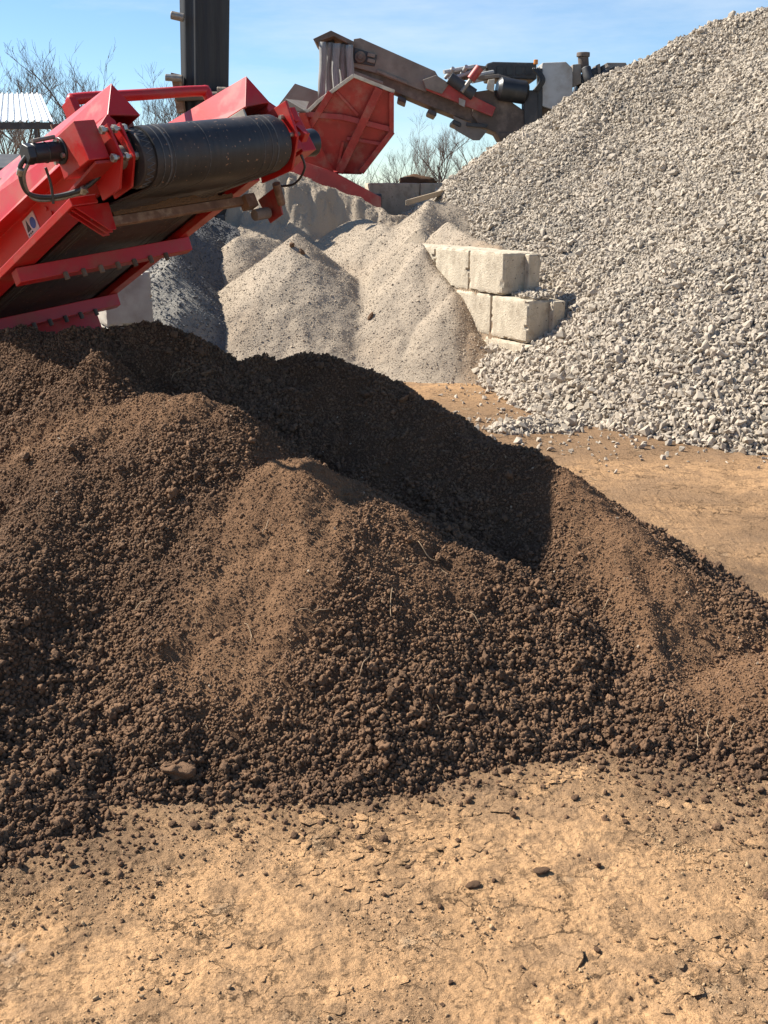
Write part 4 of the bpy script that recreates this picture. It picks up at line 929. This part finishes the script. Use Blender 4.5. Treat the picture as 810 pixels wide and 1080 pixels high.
# ------------------------------------------------------------------ TREES
def make_tree(seed, spread=1.0, stems=1):
    rr = random.Random(seed); tr, crn = MB(), MB()
    def grow(mb, p, d, ln, r, lev):
        pts = [p]; rs = [r]; q = p.copy(); dd = d.copy(); nseg = 5 if lev < 3 else 3
        for k in range(nseg):
            dd = (dd+Vector((rr.gauss(0, .13), rr.gauss(0, .13), .07))*(1+.25*lev)).normalized()
            q = q+dd*ln/nseg; pts.append(q.copy()); rs.append(r*(1-.5*(k+1)/nseg))
        mb.tube(pts, rs, 5 if lev < 2 else 3, False)
        if lev >= 4: return
        nb = (6, 5, 4, 3, 3)[lev]
        for k in range(nb):
            t = rr.uniform(.38, 1) if lev == 0 else rr.uniform(.2, 1)
            i = min(int(t*nseg), nseg-1); bp = pts[i].lerp(pts[i+1], t*nseg-i)
            az = rr.uniform(0, 6.283); ax = Vector((math.cos(az), math.sin(az), rr.uniform(-.15, .5)))
            nd = (dd+ax*rr.uniform(.40, .75)*spread).normalized()
            grow(crn, bp, nd, ln*rr.uniform(.42, .68), max(rs[i]*rr.uniform(.5, .75), .009), lev+1)
    for k in range(stems):
        d0 = Vector((rr.gauss(0, .05+.16*(stems > 1)), rr.gauss(0, .08), 1)).normalized()
        grow(tr, Vector((.12*k, 0, -.2)), d0, 6.2*rr.uniform(.85, 1.05), .13*rr.uniform(.75, 1), 0)
    top_ = max(v.co.z for v in crn.bm.verts)
    for mb in (tr, crn): bmesh.ops.scale(mb.bm, vec=(10/top_,)*3, verts=mb.bm.verts)
    root = empty('bare_tree', (0, 0, 0))
    tr.build('trunk', M['bark'], root); crn.build('crown', M['twig'], root)
    return root
pro = [make_tree(31, 1.15), make_tree(47, 1.0), make_tree(58, 1.25, 2), make_tree(66, 1.1), make_tree(73, 1.2)]
TL = [(-25, 62, 52, 45), (12, 58, 60, 55), (30, 45, 62, 46), (62, 52, 58, 40), (82, 50, 66, 38), (104, 60, 70, 44), (142, 64, 72, 62), (178, 70, 80, 78), (150, 90, 85, 108), (256, 90, 76, 104),
      (432, 80, 88, 138), (452, 78, 70, 116), (472, 90, 82, 124), (498, 84, 74, 134), (520, 95, 90, 132), (420, 95, 100, 146), (-45, 60, 58, 60)]
TLAB = ['bare tree with dense crown at the far left edge behind the shed', 'bare tree standing behind the left part of the tin roof', 'bare forked tree rising behind the middle of the tin roof', 'tall bare tree with a curving trunk just right of the tin shed', 'bare tree between the shed and the red guard rail', 'slender bare tree above the peak of the red conveyor hood',
        'bare upright tree left of the black upright conveyor', 'faint bare tree close beside the black upright conveyor', 'short bushy bare tree behind the red guard rail', 'faint bare tree top right of the black upright conveyor', 'bare tree beside the edge of the red hopper', 'tallest bare tree in the gap under the crusher boom', 'bare tree in the middle of the gap under the boom', 'bare tree nearest the gravel slope under the boom', 'bare tree half hidden by the gravel slope', 'low bare tree just right of the red hopper', 'bare tree cut off by the left frame edge']
for i, (px, _, Y, ytop) in enumerate(TL):
    src = pro[i % 5]; r_ = src if i < 5 else src.copy()
    if i >= 5:
        COL.objects.link(r_)
        for ch in list(src.children): c = ch.copy(); COL.objects.link(c); c.parent = r_
    p = at(px, ytop, Y); s = p.z/10
    r_.location = (p.x, Y, 0); r_.scale = (s*.95, s*.95, s); r_.rotation_euler = (0, 0, i*1.9)
    tag(r_, TLAB[i], 'tree', 'bare winter trees beyond the yard')
# far brush: one mass of thin stems
mb = []; Vs = []; Fs = []; off = 0
nb = 11000; X = rng.uniform(-75, 75, nb); Y = rng.uniform(78, 125, nb); Hh = rng.uniform(1.5, 4.2, nb)*(.8+.8*vnoise(X/6, Y/6, 7))*.9
dens = sstep(-20, 0, X)*1.0+.35; k = rng.random(nb) < dens; X, Y, Hh = X[k], Y[k], Hh[k]; nb = len(X)
for seg in range(4):
    t0 = 0 if seg == 0 else rng.uniform(.2, .6, nb); lx = rng.normal(0, .16 if seg == 0 else .5, nb)*Hh; ly = rng.normal(0, .3, nb)*Hh
    hh = Hh*(1 if seg == 0 else rng.uniform(.3, .55, nb)); wd = .045 if seg == 0 else .028
    bx, by, bz = X, Y, Hh*t0
    A = np.stack([bx-wd, by, bz], 1); B = np.stack([bx+wd, by, bz], 1); C_ = np.stack([bx, by+2*wd, bz], 1); T = np.stack([bx+lx, by+ly, bz+hh], 1)
    Vs.append(np.stack([A, B, C_, T], 1).reshape(-1, 3)); b4 = np.arange(nb)*4+off
    Fs += [np.stack([b4, b4+1, b4+3], 1), np.stack([b4+1, b4+2, b4+3], 1), np.stack([b4+2, b4, b4+3], 1)]; off += nb*4
tag(mesh_np('distant_brush', np.concatenate(Vs), np.concatenate(Fs), M['brush']), 'grey brown leafless brush along the far edge of the yard', 'brush', kind='stuff')
scene.cycles.max_bounces = 6; scene.cycles.diffuse_bounces = 3; scene.cycles.use_denoising = True
